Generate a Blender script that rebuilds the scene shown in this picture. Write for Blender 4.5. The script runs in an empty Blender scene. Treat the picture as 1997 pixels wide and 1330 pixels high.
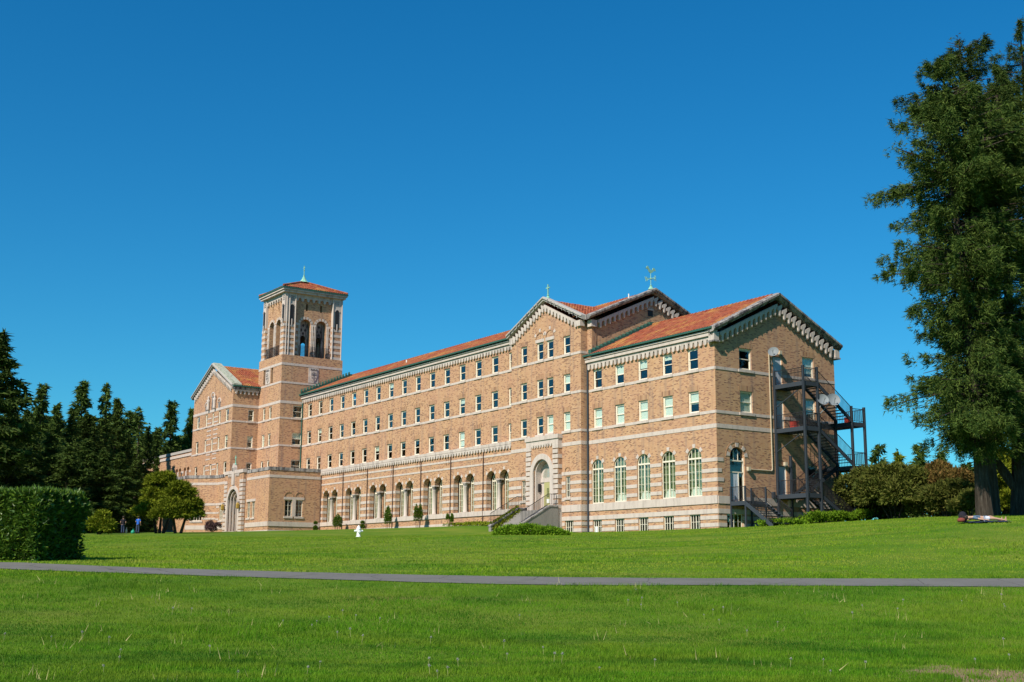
import bpy, bmesh, math, random
import numpy as np
from mathutils import Vector, Matrix
R = math.radians
C = bpy.context.scene.collection
SC = bpy.context.scene

# ------------------------------------------------------------------ camera
EYE = 1.6
FPX, PITCH, ROLL, YAW = 2434.62, .1857010, .00662411, .59141205   # focal length in pixels of a 1997 px wide frame
cam_d = bpy.data.cameras.new('camera'); cam = bpy.data.objects.new('camera', cam_d); C.objects.link(cam)
cp, sp, cr, sr = math.cos(PITCH), math.sin(PITCH), math.cos(ROLL), math.sin(ROLL)
FWD = Vector((0, cp, sp)); UP0 = Vector((0, -sp, cp)); RT0 = Vector((1, 0, 0))
RT = cr*RT0 + sr*UP0; UP = cr*UP0 - sr*RT0
cam.matrix_world = Matrix(((RT.x, UP.x, -FWD.x, 0), (RT.y, UP.y, -FWD.y, 0), (RT.z, UP.z, -FWD.z, EYE), (0, 0, 0, 1)))
cam_d.sensor_width = 36; cam_d.lens = 36*FPX/1997; cam_d.clip_end = 6000; cam_d.clip_start = .1
SC.camera = cam

# ------------------------------------------------------------------ world, sun, exposure
SUN_A, SUN_E = R(37), R(41)      # degrees left of straight behind the camera, elevation
w = bpy.data.worlds.new('World'); SC.world = w; w.use_nodes = True
nt = w.node_tree; nt.nodes.clear()
sky = nt.nodes.new('ShaderNodeTexSky'); sky.sky_type = 'NISHITA'; sky.sun_disc = False
sky.sun_elevation = SUN_E; sky.sun_rotation = R(180) + SUN_A
sky.air_density = 1.0; sky.dust_density = 0.3; sky.ozone_density = 3.0; sky.altitude = 0
hs = nt.nodes.new('ShaderNodeHueSaturation'); hs.inputs['Saturation'].default_value = 1.38; hs.inputs['Hue'].default_value = .497
tint = nt.nodes.new('ShaderNodeMix'); tint.data_type = 'RGBA'; tint.blend_type = 'MULTIPLY'; tint.inputs[0].default_value = 1; tint.inputs[7].default_value = (.38, 1.15, 1.33, 1)   # the deep polarised blue of the photograph
bg = nt.nodes.new('ShaderNodeBackground'); bg.inputs['Strength'].default_value = .090
wo = nt.nodes.new('ShaderNodeOutputWorld')
nt.links.new(sky.outputs[0], hs.inputs['Color']); gm = nt.nodes.new('ShaderNodeGamma'); gm.inputs[1].default_value = .90; nt.links.new(hs.outputs[0], gm.inputs[0]); nt.links.new(gm.outputs[0], tint.inputs[6]); nt.links.new(tint.outputs[2], bg.inputs[0]); nt.links.new(bg.outputs[0], wo.inputs[0])
sd = bpy.data.lights.new('sun', 'SUN'); sd.energy = 5.0; sd.angle = R(.5); sd.color = (1, .92, .79)
sun = bpy.data.objects.new('sun', sd); C.objects.link(sun)
S_DIR = Vector((-math.sin(SUN_A)*math.cos(SUN_E), -math.cos(SUN_A)*math.cos(SUN_E), math.sin(SUN_E)))
sun.rotation_euler = S_DIR.to_track_quat('Z', 'Y').to_euler(); sun.location = (-40, -40, 60)
SC.view_settings.view_transform = 'Standard'; SC.view_settings.look = 'None'
SC.view_settings.exposure = .25; SC.view_settings.gamma = 1; SC.view_settings.use_curve_mapping = False
SC.cycles.max_bounces = 6; SC.cycles.transparent_max_bounces = 12; SC.cycles.diffuse_bounces = 3

# ------------------------------------------------------------------ geometry of the site
def ray(px, py):                    # direction through a pixel of the 1997x1330 frame
    return FWD + (px-998.5)/FPX*RT - (py-665)/FPX*UP
def at(px, py, Y):                  # the point at distance Y on that ray (world)
    d = ray(px, py); p = d*(Y/d.y); return Vector((p.x, p.y, p.z+EYE))
Ud = Vector((-math.sin(YAW), math.cos(YAW), 0)); Vd = Vector((math.cos(YAW), math.sin(YAW), 0))
_r = ray(1401.8, 1033); C0 = Vector((_r.x/_r.y*92., 92., 0))
def bw(u, v, z): p = C0 + u*Ud + v*Vd; return Vector((p.x, p.y, z+EYE))   # building u (along front), v (into), z -> world

# ------------------------------------------------------------------ materials
MATS = {}
def mat(name, base=(.5, .5, .5), rough=.8, metal=0, spec=.3):
    m = bpy.data.materials.new(name); m.use_nodes = True; MATS[name] = m
    b = m.node_tree.nodes['Principled BSDF']
    b.inputs['Base Color'].default_value = (*base, 1); b.inputs['Roughness'].default_value = rough
    b.inputs['Metallic'].default_value = metal; b.inputs['Specular IOR Level'].default_value = spec
    return m
class NG:
    def __init__(s, m): s.t = m.node_tree; s.b = s.t.nodes['Principled BSDF']
    def n(s, typ, **k):
        x = s.t.nodes.new(typ)
        for a, v in k.items():
            if a in x.inputs.keys(): x.inputs[a].default_value = v
            else: setattr(x, a, v)
        return x
    def l(s, a, b): s.t.links.new(a, b)
    def ramp(s, fac, stops, interp='LINEAR'):
        r = s.n('ShaderNodeValToRGB'); r.color_ramp.interpolation = interp
        e = r.color_ramp.elements
        while len(e) < len(stops): e.new(.5)
        for i, (p, c) in enumerate(stops): e[i].position = p; e[i].color = (*c, 1)
        s.l(fac, r.inputs[0]); return r.outputs[0]
    def mix(s, fac, a, b, mode='MIX'):
        x = s.n('ShaderNodeMix', data_type='RGBA', blend_type=mode)
        for i, v in ((0, fac), (6, a), (7, b)):
            if hasattr(v, 'links') or hasattr(v, 'is_linked'): s.l(v, x.inputs[i])
            elif i == 0: x.inputs[0].default_value = v
            else: x.inputs[i].default_value = (*v, 1)
        return x.outputs[2]
    def noise(s, vec, scale, detail=4, rough=.55, dims='3D'):
        x = s.n('ShaderNodeTexNoise', Scale=scale, Detail=detail, Roughness=rough)
        if vec is not None: s.l(vec, x.inputs['Vector'])
        return x.outputs['Fac']
    def obj(s): return s.n('ShaderNodeTexCoord').outputs['Object']
    def mapv(s, vec, sc=(1, 1, 1), loc=(0, 0, 0)):
        x = s.n('ShaderNodeMapping'); x.inputs['Scale'].default_value = sc; x.inputs['Location'].default_value = loc
        s.l(vec, x.inputs['Vector']); return x.outputs[0]
    def xz(s, vec):
        a = s.n('ShaderNodeSeparateXYZ'); s.l(vec, a.inputs[0]); b = s.n('ShaderNodeCombineXYZ')
        ad = s.n('ShaderNodeMath', operation='ADD'); s.l(a.outputs[0], ad.inputs[0]); s.l(a.outputs[1], ad.inputs[1])
        s.l(ad.outputs[0], b.inputs[0]); s.l(a.outputs[2], b.inputs[1]); return b.outputs[0]
    def bump(s, h, strength=.4, dist=.02):
        x = s.n('ShaderNodeBump', Strength=strength, Distance=dist); s.l(h, x.inputs['Height']); s.l(x.outputs[0], s.b.inputs['Normal'])
    def base(s, c): s.l(c, s.b.inputs['Base Color'])

def brick_mat(name, bw_, rh, tone=(1, 1, 1), swap=False):
    m = mat(name, rough=.9, spec=.15); g = NG(m); o = g.obj(); v = g.xz(o)
    if swap: v = g.mapv(v)
    bt = g.n('ShaderNodeTexBrick', offset=.5, Scale=1.0); g.l(v, bt.inputs['Vector'])
    bt.inputs['Color1'].default_value = (0, 0, 0, 1); bt.inputs['Color2'].default_value = (1, 1, 1, 1); bt.inputs['Mortar'].default_value = (.5, .5, .5, 1)
    bt.inputs['Brick Width'].default_value = bw_; bt.inputs['Row Height'].default_value = rh
    bt.inputs['Mortar Size'].default_value = .012; bt.inputs['Mortar Smooth'].default_value = .3
    T = lambda c: tuple(c[i]*tone[i] for i in range(3))
    col = g.ramp(bt.outputs['Color'], [(0, T((.47, .275, .135))), (.22, T((.56, .34, .175))), (.45, T((.50, .275, .13))), (.6, T((.60, .38, .21))), (.75, T((.44, .225, .11))), (.81, T((.27, .13, .075))), (1, T((.15, .07, .045)))])
    col = g.mix(bt.outputs['Fac'], col, T((.50, .35, .22)))
    n1 = g.noise(o, .35, 4); n2 = g.noise(g.mapv(o, (2.2, 2.2, .12)), 1.0, 5)
    col = g.mix(g.ramp(n1, [(.35, (0, 0, 0)), (.7, (.5, .5, .5))]), col, T((.46, .25, .16)))
    col = g.mix(g.ramp(n2, [(.52, (0, 0, 0)), (.72, (.6, .6, .6))]), col, T((.25, .18, .145)))
    g.base(col); g.bump(bt.outputs['Fac'], -.35, .012)
    return m
M = {}
M['brick'] = brick_mat('tan_brick', .25, .085, (.96, .93, .96))
M['soldier'] = brick_mat('soldier_brick', .11, .42, (.80, .78, .82))
def stone_mat(name, c, stain, amt, dark=(.05, .045, .05), lo=.52, hi=.72):
    m = mat(name, rough=.9, spec=.15); g = NG(m); o = g.obj()
    n = g.noise(o, 1.1, 6, .65); n2 = g.noise(g.mapv(o, (1.6, 1.6, .35)), 1.6, 5, .7)
    col = g.mix(n, tuple(x*.86 for x in c), tuple(min(1, x*1.1) for x in c))
    if amt: col = g.mix(g.ramp(n2, [(lo, (0, 0, 0)), (hi, (amt,)*3)]), col, dark)
    g.base(col); g.bump(g.noise(o, 14, 3), .25, .01); return m
M['stone'] = stone_mat('pale_stone', (.57, .48, .425), 1, .5, (.25, .21, .19), .48, .75)
M['frieze'] = stone_mat('frieze_stone', (.56, .475, .42), 1, .7, (.15, .125, .12), .48, .72)  # weather stain, made heavier to mimic the shade under the tower eaves
M['coping'] = stone_mat('weathered_and_shaded_stone', (.34, .31, .29), 1, .9, (.035, .03, .04), .44, .6)  # weathered copings; on the belfry tracery its dark tone paints shade
M['cement'] = stone_mat('grey_render', (.42, .385, .35), 1, .4, (.2, .18, .17))
def tile_mat():
    m = mat('terracotta_tile', rough=.85, spec=.2); g = NG(m); o = g.obj()
    vo = g.n('ShaderNodeTexVoronoi', Scale=3.0); g.l(g.mapv(o, (1, 1, .8)), vo.inputs['Vector'])
    col = g.ramp(vo.outputs['Color'], [(0, (.27, .062, .032)), (.4, (.35, .10, .048)), (.7, (.22, .055, .035)), (1, (.40, .15, .07))])
    n = g.noise(o, .55, 6, .7); col = g.mix(g.ramp(n, [(.5, (0, 0, 0)), (.68, (.85, .85, .85))]), col, (.47, .27, .075))
    n2 = g.noise(o, 1.7, 5, .7); col = g.mix(g.ramp(n2, [(.55, (0, 0, 0)), (.75, (.6, .6, .6))]), col, (.19, .10, .08))
    g.base(col); return m
M['tile'] = tile_mat()
M['copper'] = stone_mat('green_copper', (.035, .105, .085), 1, .5, (.015, .035, .03))
M['verdigris'] = stone_mat('pale_verdigris', (.26, .50, .38), 1, .3, (.1, .2, .15))
M['frame'] = mat('cream_paint', (.78, .69, .56), .55)
M['frame_white'] = mat('white_paint', (.80, .78, .72), .5)
M['door_grey'] = mat('grey_door_paint', (.48, .52, .58), .5)
M['door_olive'] = mat('olive_door_paint', (.40, .37, .17), .5)
M['blind'] = mat('pale_blind', (.74, .78, .68), .9)
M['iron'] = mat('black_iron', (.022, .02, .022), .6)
M['steel'] = stone_mat('weathered_steel', (.042, .052, .066), 1, .5, (.075, .045, .03), .6, .8)
M['rust'] = mat('rusty_pipe', (.10, .055, .04), .8)
M['stair'] = stone_mat('stair_stone', (.27, .245, .225), 1, .6, (.10, .09, .085))
M['pipe'] = mat('cream_pipe', (.55, .45, .32), .6)
M['gold'] = mat('ochre_lantern', (.33, .21, .04), .6)
M['red'] = mat('red_plastic', (.42, .045, .03), .6)
M['redbrown'] = mat('red_brown_canvas', (.20, .05, .035), .9)
M['dish'] = mat('grey_dish', (.20, .225, .245), .6)
M['lichen'] = stone_mat('lichened_stone', (.40, .42, .34), 1, .8, (.10, .11, .06), .5, .66)
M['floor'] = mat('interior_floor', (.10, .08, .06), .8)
M['green_backing'] = mat('sage_backing', (.21, .25, .125), .9)  # tone of the sheet that imitates green reflections in the arched panes
M['white'] = mat('white_sheet', (.82, .82, .80), .7)
M['bark'] = None
def glass_mat():
    m = bpy.data.materials.new('window_glass'); m.use_nodes = True; t = m.node_tree; t.nodes.clear()
    o = t.nodes.new('ShaderNodeOutputMaterial'); mx = t.nodes.new('ShaderNodeMixShader'); tr = t.nodes.new('ShaderNodeBsdfTransparent')
    gl = t.nodes.new('ShaderNodeBsdfGlossy'); lw = t.nodes.new('ShaderNodeLayerWeight'); pw = t.nodes.new('ShaderNodeMath'); pw.operation = 'POWER'; pw.inputs[1].default_value = 4.0; fr = t.nodes.new('ShaderNodeMath'); fr.operation = 'MULTIPLY_ADD'; fr.inputs[1].default_value = .8; fr.inputs[2].default_value = .065; t.links.new(lw.outputs['Facing'], pw.inputs[0]); t.links.new(pw.outputs[0], fr.inputs[0])
    tr.inputs[0].default_value = (.92, .95, .935, 1); gl.inputs['Roughness'].default_value = .02; gl.inputs[0].default_value = (.9, .95, .95, 1)
    tc = t.nodes.new('ShaderNodeTexCoord'); nz = t.nodes.new('ShaderNodeTexNoise'); nz.inputs['Scale'].default_value = 1.3
    bp = t.nodes.new('ShaderNodeBump'); bp.inputs['Strength'].default_value = .12; bp.inputs['Distance'].default_value = .05
    t.links.new(tc.outputs['Object'], nz.inputs['Vector']); t.links.new(nz.outputs['Fac'], bp.inputs['Height'])
    t.links.new(bp.outputs[0], gl.inputs['Normal'])
    t.links.new(fr.outputs[0], mx.inputs[0]); t.links.new(tr.outputs[0], mx.inputs[1]); t.links.new(gl.outputs[0], mx.inputs[2]); t.links.new(mx.outputs[0], o.inputs[0])
    return m
M['glass'] = glass_mat()
def leaf_mat(name, c1, c2, c3, rough=.75, trans=.25, spec=.10):
    m = mat(name, rough=rough, spec=spec); g = NG(m)
    ge = g.n('ShaderNodeNewGeometry'); oi = g.n('ShaderNodeObjectInfo')
    col = g.ramp(ge.outputs['Random Per Island'], [(0, c1), (.55, c2), (1, c3)])
    h = g.n('ShaderNodeHueSaturation'); mr = g.n('ShaderNodeMapRange'); mr.inputs[3].default_value = .75; mr.inputs[4].default_value = 1.25
    g.l(oi.outputs['Random'], mr.inputs[0]); g.l(mr.outputs[0], h.inputs['Value']); g.l(col, h.inputs['Color'])
    g.base(h.outputs[0])
    if trans:
        tl = g.n('ShaderNodeBsdfTranslucent'); mx = g.n('ShaderNodeMixShader'); mx.inputs[0].default_value = trans
        g.l(h.outputs[0], tl.inputs[0]); out = g.t.nodes['Material Output']
        g.l(g.b.outputs[0], mx.inputs[1]); g.l(tl.outputs[0], mx.inputs[2]); g.l(mx.outputs[0], out.inputs[0])
    return m
M['fir'] = leaf_mat('fir_needles', (.024, .050, .010), (.055, .090, .016), (.10, .135, .026), trans=.1)
M['conifer'] = leaf_mat('conifer_needles', (.026, .050, .010), (.055, .092, .016), (.09, .13, .024), trans=.1)
M['yew'] = leaf_mat('yew_leaves', (.095, .125, .008), (.18, .215, .012), (.26, .28, .022), trans=.15)
M['shrub'] = leaf_mat('shrub_leaves', (.05, .066, .012), (.105, .12, .02), (.165, .16, .036), trans=.1)
M['rusty'] = leaf_mat('browned_shrub_leaves', (.07, .06, .015), (.15, .105, .026), (.22, .12, .04), trans=.1)
M['laurel'] = leaf_mat('laurel_leaves', (.028, .065, .008), (.07, .135, .012), (.125, .20, .018), rough=.42, trans=.12, spec=.4)
M['bright'] = leaf_mat('bright_leaves', (.09, .18, .010), (.16, .29, .014), (.24, .37, .025), trans=.25)
M['cypress'] = leaf_mat('arborvitae_leaves', (.05, .10, .010), (.10, .165, .014), (.15, .22, .02), trans=.12)
M['purple'] = leaf_mat('purple_leaves', (.05, .025, .03), (.10, .06, .06), (.14, .09, .08), trans=.1)
M['core'] = mat('dark_core', (.012, .014, .006), .95)
def bark_mat():
    m = mat('bark', rough=.95, spec=.1); g = NG(m); o = g.obj()
    n = g.noise(g.mapv(o, (6, 6, .8)), 1.5, 6, .7)
    g.base(g.ramp(n, [(.3, (.022, .016, .012)), (.55, (.06, .047, .037)), (.78, (.13, .115, .095))])); g.bump(n, .8, .06); return m
M['bark'] = bark_mat()

# ------------------------------------------------------------------ mesh builder
class MB:
    def __init__(s): s.v = []; s.f = []
    def add(s, vs, fs):
        k = len(s.v); s.v += [tuple(x) for x in vs]; s.f += [tuple(i+k for i in f) for f in fs]; return s
    def box(s, x0, x1, y0, y1, z0, z1):
        return s.add([(x0, y0, z0), (x1, y0, z0), (x1, y1, z0), (x0, y1, z0), (x0, y0, z1), (x1, y0, z1), (x1, y1, z1), (x0, y1, z1)],
                     [(0, 3, 2, 1), (4, 5, 6, 7), (0, 1, 5, 4), (1, 2, 6, 5), (2, 3, 7, 6), (3, 0, 4, 7)])
    def loft(s, A, B, caps=True):            # two loops of 3D points
        n = len(A); fs = [(i, (i+1) % n, n+(i+1) % n, n+i) for i in range(n)]
        if caps: fs += [tuple(range(n))[::-1], tuple(range(n, 2*n))]
        return s.add(list(A)+list(B), fs)
    def tube(s, p, q, r, r2=None, n=6):
        p, q = Vector(p), Vector(q); d = (q-p).normalized(); a = d.orthogonal().normalized(); b = d.cross(a); r2 = float(r if r2 is None else r2); r = float(r)
        L = lambda c, rr: [c + rr*(math.cos(2*math.pi*i/n)*a + math.sin(2*math.pi*i/n)*b) for i in range(n)]
        return s.loft(L(p, r), L(q, r2))
    def bar(s, p, q, w, h):                  # rectangular bar, h vertical, w across
        p, q = Vector(p), Vector(q); d = (q-p); a = Vector((d.y, -d.x, 0)); a = a.normalized() if a.length > 1e-6 else Vector((1, 0, 0))
        b = Vector((0, 0, 1)) if abs(d.normalized().z) < .97 else Vector((a.y, -a.x, 0))
        L = lambda c: [c-a*w/2-b*h/2, c+a*w/2-b*h/2, c+a*w/2+b*h/2, c-a*w/2+b*h/2]
        return s.loft(L(p), L(q))
    def lathe(s, prof, c=(0, 0, 0), n=10):
        vs = []; fs = []
        for r, z in prof:
            for i in range(n): vs.append((c[0]+r*math.cos(2*math.pi*i/n), c[1]+r*math.sin(2*math.pi*i/n), c[2]+z))
        for k in range(len(prof)-1):
            for i in range(n): fs.append((k*n+i, k*n+(i+1) % n, (k+1)*n+(i+1) % n, (k+1)*n+i))
        fs += [tuple(range(n))[::-1], tuple(range((len(prof)-1)*n, len(prof)*n))]
        return s.add(vs, fs)
    def mesh(s, name, m, smooth=False):
        me = bpy.data.meshes.new(name); me.from_pydata(s.v, [], s.f); me.materials.append(m)
        if smooth: me.polygons.foreach_set('use_smooth', [True]*len(me.polygons))
        me.update(); return me
    def build(s, name, m, parent=None, smooth=False, loc=(0, 0, 0), rz=0):
        o = bpy.data.objects.new(name, s.mesh(name, m, smooth)); C.objects.link(o); o.parent = parent; o.location = loc; o.rotation_euler = (0, 0, rz); return o
def tag(o, label=None, cat=None, group=None, kind=None):
    for k, v in (('label', label), ('category', cat), ('group', group), ('kind', kind)):
        if v: o[k] = v
    return o
def thing(name, label, cat, loc=(0, 0, 0), rz=0, group=None):
    o = bpy.data.objects.new(name, None); C.objects.link(o); o.location = loc; o.rotation_euler = (0, 0, rz); o.empty_display_size = .3
    return tag(o, label, cat, group)
def copy_tree(o, parent=None):
    c = o.copy(); C.objects.link(c); c.parent = parent
    for ch in [x for x in KIDS.get(o, [])] : copy_tree(ch, c)
    return c
KIDS = {}
class BRoot:            # a thing whose parts are written in building coordinates (v, u, z)
    def __init__(s, name, label, cat, u, v, z, group=None):
        s.o = thing(name, label, cat, bw(u, v, z), YAW, group); s.off = (-v, -u, -z)
    def add(s, name, mb, m, smooth=False, parent=None, loc=(0, 0, 0), rz=0):
        if parent is None: return mb.build(name, m, s.o, smooth, tuple(loc[i]+s.off[i] for i in range(3)), rz)
        return mb.build(name, m, parent, smooth, loc, rz)
    def link(s, name, me, loc, rz, parent=None):
        o = bpy.data.objects.new(name, me); C.objects.link(o); o.parent = parent or s.o
        o.location = tuple(loc[i]+(0 if parent else s.off[i]) for i in range(3)); o.rotation_euler = (0, 0, rz); return o

# ------------------------------------------------------------------ the seminary building
rnd = random.Random(7)
B = BRoot('seminary_building', 'long tan brick seminary with striped stone bands, square bell tower and red tiled roofs', 'building', 0, 0, 3.4)
class Frame:            # one facade plane: a = position along it, d = depth into the wall, z = height
    def __init__(s, kind, pos, pos2=0):
        s.rz, s.sg, s.loc = {'W': (R(-90), -1, (pos, 0, 0)), 'S': (0, 1, (0, pos, 0)), 'E': (R(90), 1, (pos, 0, 0)), 'N': (R(180), -1, (0, pos, 0)), 'D': (R(-45), -1, (pos, pos2, 0)), 'D2': (R(-135), -1, (pos, pos2, 0))}[kind]
    def put(s, name, mb, m, smooth=False): return B.add(name, mb, M[m], smooth, None, s.loc, s.rz)
    def world(s, a, d, z):      # -> building coords (v,u,z)
        c, t = math.cos(s.rz), math.sin(s.rz); x, y = s.sg*a, d
        return (s.loc[0]+x*c-y*t, s.loc[1]+x*t+y*c, z)
    def wall(s, a0, a1, z0, z1, holes=(), depth=.22, gables=(), m='brick', name='wall', sill=False):
        mb = MB(); X = lambda a, z, d=0: (s.sg*a, d, z)
        xs = sorted({a0, a1} | {h[i] for h in holes for i in (0, 1)})
        for l, r in zip(xs, xs[1:]):
            if r-l < 1e-6: continue
            mid = (l+r)/2; segs = sorted((h[2], h[3]) for h in holes if h[0] < mid < h[1]); z = z0
            for p, q in segs+[(z1, z1)]:
                if p-z > 1e-6: mb.add([X(l, z), X(r, z), X(r, p), X(l, p)], [(0, 1, 2, 3)])
                z = max(z, q)
        for h in holes:
            l, r, b, t = h[:4]; arch = len(h) > 4 and h[4]
            if arch == 'twin':          # two arches over one opening, a column between
                rr = h[5]; zs = t-rr; n = 8
                A1 = [(l+rr-rr*math.cos(math.pi*i/n), zs+rr*math.sin(math.pi*i/n)) for i in range(n+1)]
                A2 = [(r-rr-rr*math.cos(math.pi*i/n), zs+rr*math.sin(math.pi*i/n)) for i in range(n+1)]
                h2 = n//2
                mb.add([X(*p) for p in [(l, t)]+A1[:h2+1]], [tuple(range(h2+2))])
                mb.add([X(*p) for p in A1[h2:]+A2[:h2+1]], [tuple(range(2*h2+2))])
                mb.add([X(*p) for p in A2[h2:]+[(r, t)]], [tuple(range(h2+2))])
                loop = [(l, b)]+A1+A2+[(r, b)]
            elif arch:
                rr = (r-l)/2; zs = t-rr; n = 10
                A1 = [(l+rr-rr*math.cos(math.pi*i/n), zs+rr*math.sin(math.pi*i/n)) for i in range(n+1)]
                mb.add([X(*p) for p in [(l, t)]+A1[:6]], [tuple(range(7))]); mb.add([X(*p) for p in A1[5:]+[(r, t)]], [tuple(range(7))])
                loop = [(l, b)]+A1+[(r, b)]
            else: loop = [(l, b), (l, t), (r, t), (r, b)]
            k = len(loop); mb.add([X(*p) for p in loop]+[X(*p, depth) for p in loop], [(i, (i+1) % k, k+(i+1) % k, k+i) for i in range(k)])
        for g in gables: mb.add([X(*p) for p in g], [tuple(range(len(g)))])
        return s.put(name, mb, m)
    def bands(s, z0, z1, a0, a1, gaps=(), proud=.03, m='stone', name='stone_band', joint=1.5):
        cur = a0; segs = []
        for g0, g1 in sorted(gaps):
            if g0 > cur: segs.append((cur, min(g0, a1)))
            cur = max(cur, g1)
        if cur < a1: segs.append((cur, a1))
        for p, q in segs:
            if q-p < .03: continue
            mb = MB()
            n = max(1, round((q-p)/joint))
            for i in range(n):
                l, r = p+(q-p)*i/n, p+(q-p)*(i+1)/n; j = .006
                pr = proud+rnd.uniform(0, .006)
                mb.box(s.sg*(l+j), s.sg*(r-j), -pr, .04, z0, z1)
            s.put(name, mb, m)
    def blocks(s, z0, z1, a0, a1, gaps=(), proud=.03, joint=1.2, name='stone_block', m='stone'):     # blocks picked apart singly
        cur = a0; segs = []
        for g0, g1 in sorted(gaps):
            if g0 > cur: segs.append((cur, min(g0, a1)))
            cur = max(cur, g1)
        if cur < a1: segs.append((cur, a1))
        for p, q in segs:
            n = max(1, round((q-p)/joint))
            for i in range(n):
                l, r = p+(q-p)*i/n, p+(q-p)*(i+1)/n
                s.put(name, MB().box(s.sg*(l+.005), s.sg*(r-.005), -proud-rnd.uniform(0, .008), .05, z0, z1), m)
    def box(s, name, m, a0, a1, d0, d1, z0, z1): return s.put(name, MB().box(s.sg*a0, s.sg*a1, d0, d1, z0, z1), m)
    def prism(s, mb, pts, d0, d1): mb.loft([(s.sg*a, d0, z) for a, z in pts], [(s.sg*a, d1, z) for a, z in pts]); return mb
    def corbel(s, p, h, t, slope=0):     # one period of a corbel table, top edge at z=0
        hA, hs = .30*h, .62*h; f = lambda x, z: (x, z+slope*(x-p/2)); rx = (p-t)/2
        arcR = [f(p-rx*math.sin(math.pi/2*i/3), -hA-(hs-hA)*(1-math.cos(math.pi/2*i/3))) for i in range(4)]
        arcL = [f(rx*math.sin(math.pi/2*i/3), -hA-(hs-hA)*(1-math.cos(math.pi/2*i/3))) for i in range(4)][::-1]
        return [f(0, 0), f(p, 0)]+arcR+[f(p/2+t*.42, -h*.86), f(p/2, -h), f(p/2-t*.42, -h*.86)]+arcL
    def frieze(s, a0, a1, z0, z1, p, h, proj, t=.2, m='frieze', single=False, name='corbel_table'):
        n = max(1, round(abs(a1-a0)/p)); pp = (a1-a0)/n; sl = (z1-z0)/(a1-a0); mb = MB(); out = None
        prof = s.corbel(abs(pp), h, t, sl*(1 if pp > 0 else -1))
        def one(b, a, z): s.prism(b, [(a+x, z+y) for x, y in prof], -proj, .02)
        if single:
            one(mb, -abs(pp)/2, 0); me = mb.mesh(name, M[m])
            for i in range(n):
                a = a0+pp*(i+.5); B.link(name, me, s.world(a, 0, z0+(z1-z0)*(i+.5)/n), s.rz)
            return
        for i in range(n):
            a = a0+pp*(i+.5); one(mb, a-abs(pp)/2, z0+(z1-z0)*(i+.5)/n)
        o = s.put(name, mb, m); o['kind'] = 'stuff'; return o
    def rake(s, a0, z0, a1, z1, prof, m='coping', name='raking_coping'):      # prof: (d, dz) loop swept from a0 to a1
        mb = MB(); mb.loft([(s.sg*a0, d, z0+dz) for d, dz in prof], [(s.sg*a1, d, z1+dz) for d, dz in prof]); return s.put(name, mb, m)
    def ring(s, mb, ac, zc, r0, r1, d0, d1, a0=0, a1=180, n=10):
        for i in range(n):
            t0, t1 = R(a0+(a1-a0)*i/n), R(a0+(a1-a0)*(i+1)/n)
            s.prism(mb, [(ac+r*math.cos(t), zc+r*math.sin(t)) for r, t in ((r0, t0), (r1, t0), (r1, t1), (r0, t1))], d0, d1)
        return mb
    def voussoirs(s, ac, zc, r, size=.3, angs=(40, 90, 140), m='stone', name='arch_stone'):
        for a in angs: mb = MB(); s.ring(mb, ac, zc, r+.01, r+size, -.03, .03, a-9, a+9, 1); s.put(name, mb, m)
    # ---- windows: frame mesh is the part, panes / sill / blind are its sub-parts
    def window(s, ac, z0, w, h, blind=None, sill=True, kind='sash', d=0, lintel=False):
        key = (kind, round(w, 2), round(h, 2))
        if key not in WIN: WIN[key] = win_mesh(*key)
        fr, panes = WIN[key]
        o = B.link('window', fr, s.world(ac, d, z0), s.rz)
        for pm, (px, py, pz) in panes:
            q = bpy.data.objects.new('pane', pm); C.objects.link(q); q.parent = o; q.location = (px, py, pz)
            q.rotation_euler = (rnd.uniform(-.012, .012), 0, rnd.uniform(-.012, .012))
        if sill:
            k = ('sill', round(w, 2))
            if k not in WIN: WIN[k] = MB().box(-w/2-.13, w/2+.13, -.09, .2, -.21, 0).mesh('sill', M['stone'])
            q = bpy.data.objects.new('sill', WIN[k]); C.objects.link(q); q.parent = o
        if kind == 'arch': MB().loft([(a, .30, z) for a, z in [(-w/2, 0), (w/2, 0), (w/2, h-w*.4), (w*.3, h), (-w*.3, h), (-w/2, h-w*.4)]], [(a, .31, z) for a, z in [(-w/2, 0), (w/2, 0), (w/2, h-w*.4), (w*.3, h), (-w*.3, h), (-w/2, h-w*.4)]]).build('green_backing', M['green_backing'], o)  # green sheet added behind the panes, stands in for reflected trees
        if blind:
            q = MB().box(-w/2+.08, w/2-.08, .205, .215, h*(1-blind)+.04, h-.06).build('blind', M['blind'], o)
        if lintel: s.box('brick_lintel', 'soldier', ac-w/2-.1, ac+w/2+.1, -.012, .03, z0+h+.002, z0+h+.42)
        return o
WIN = {}
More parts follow.
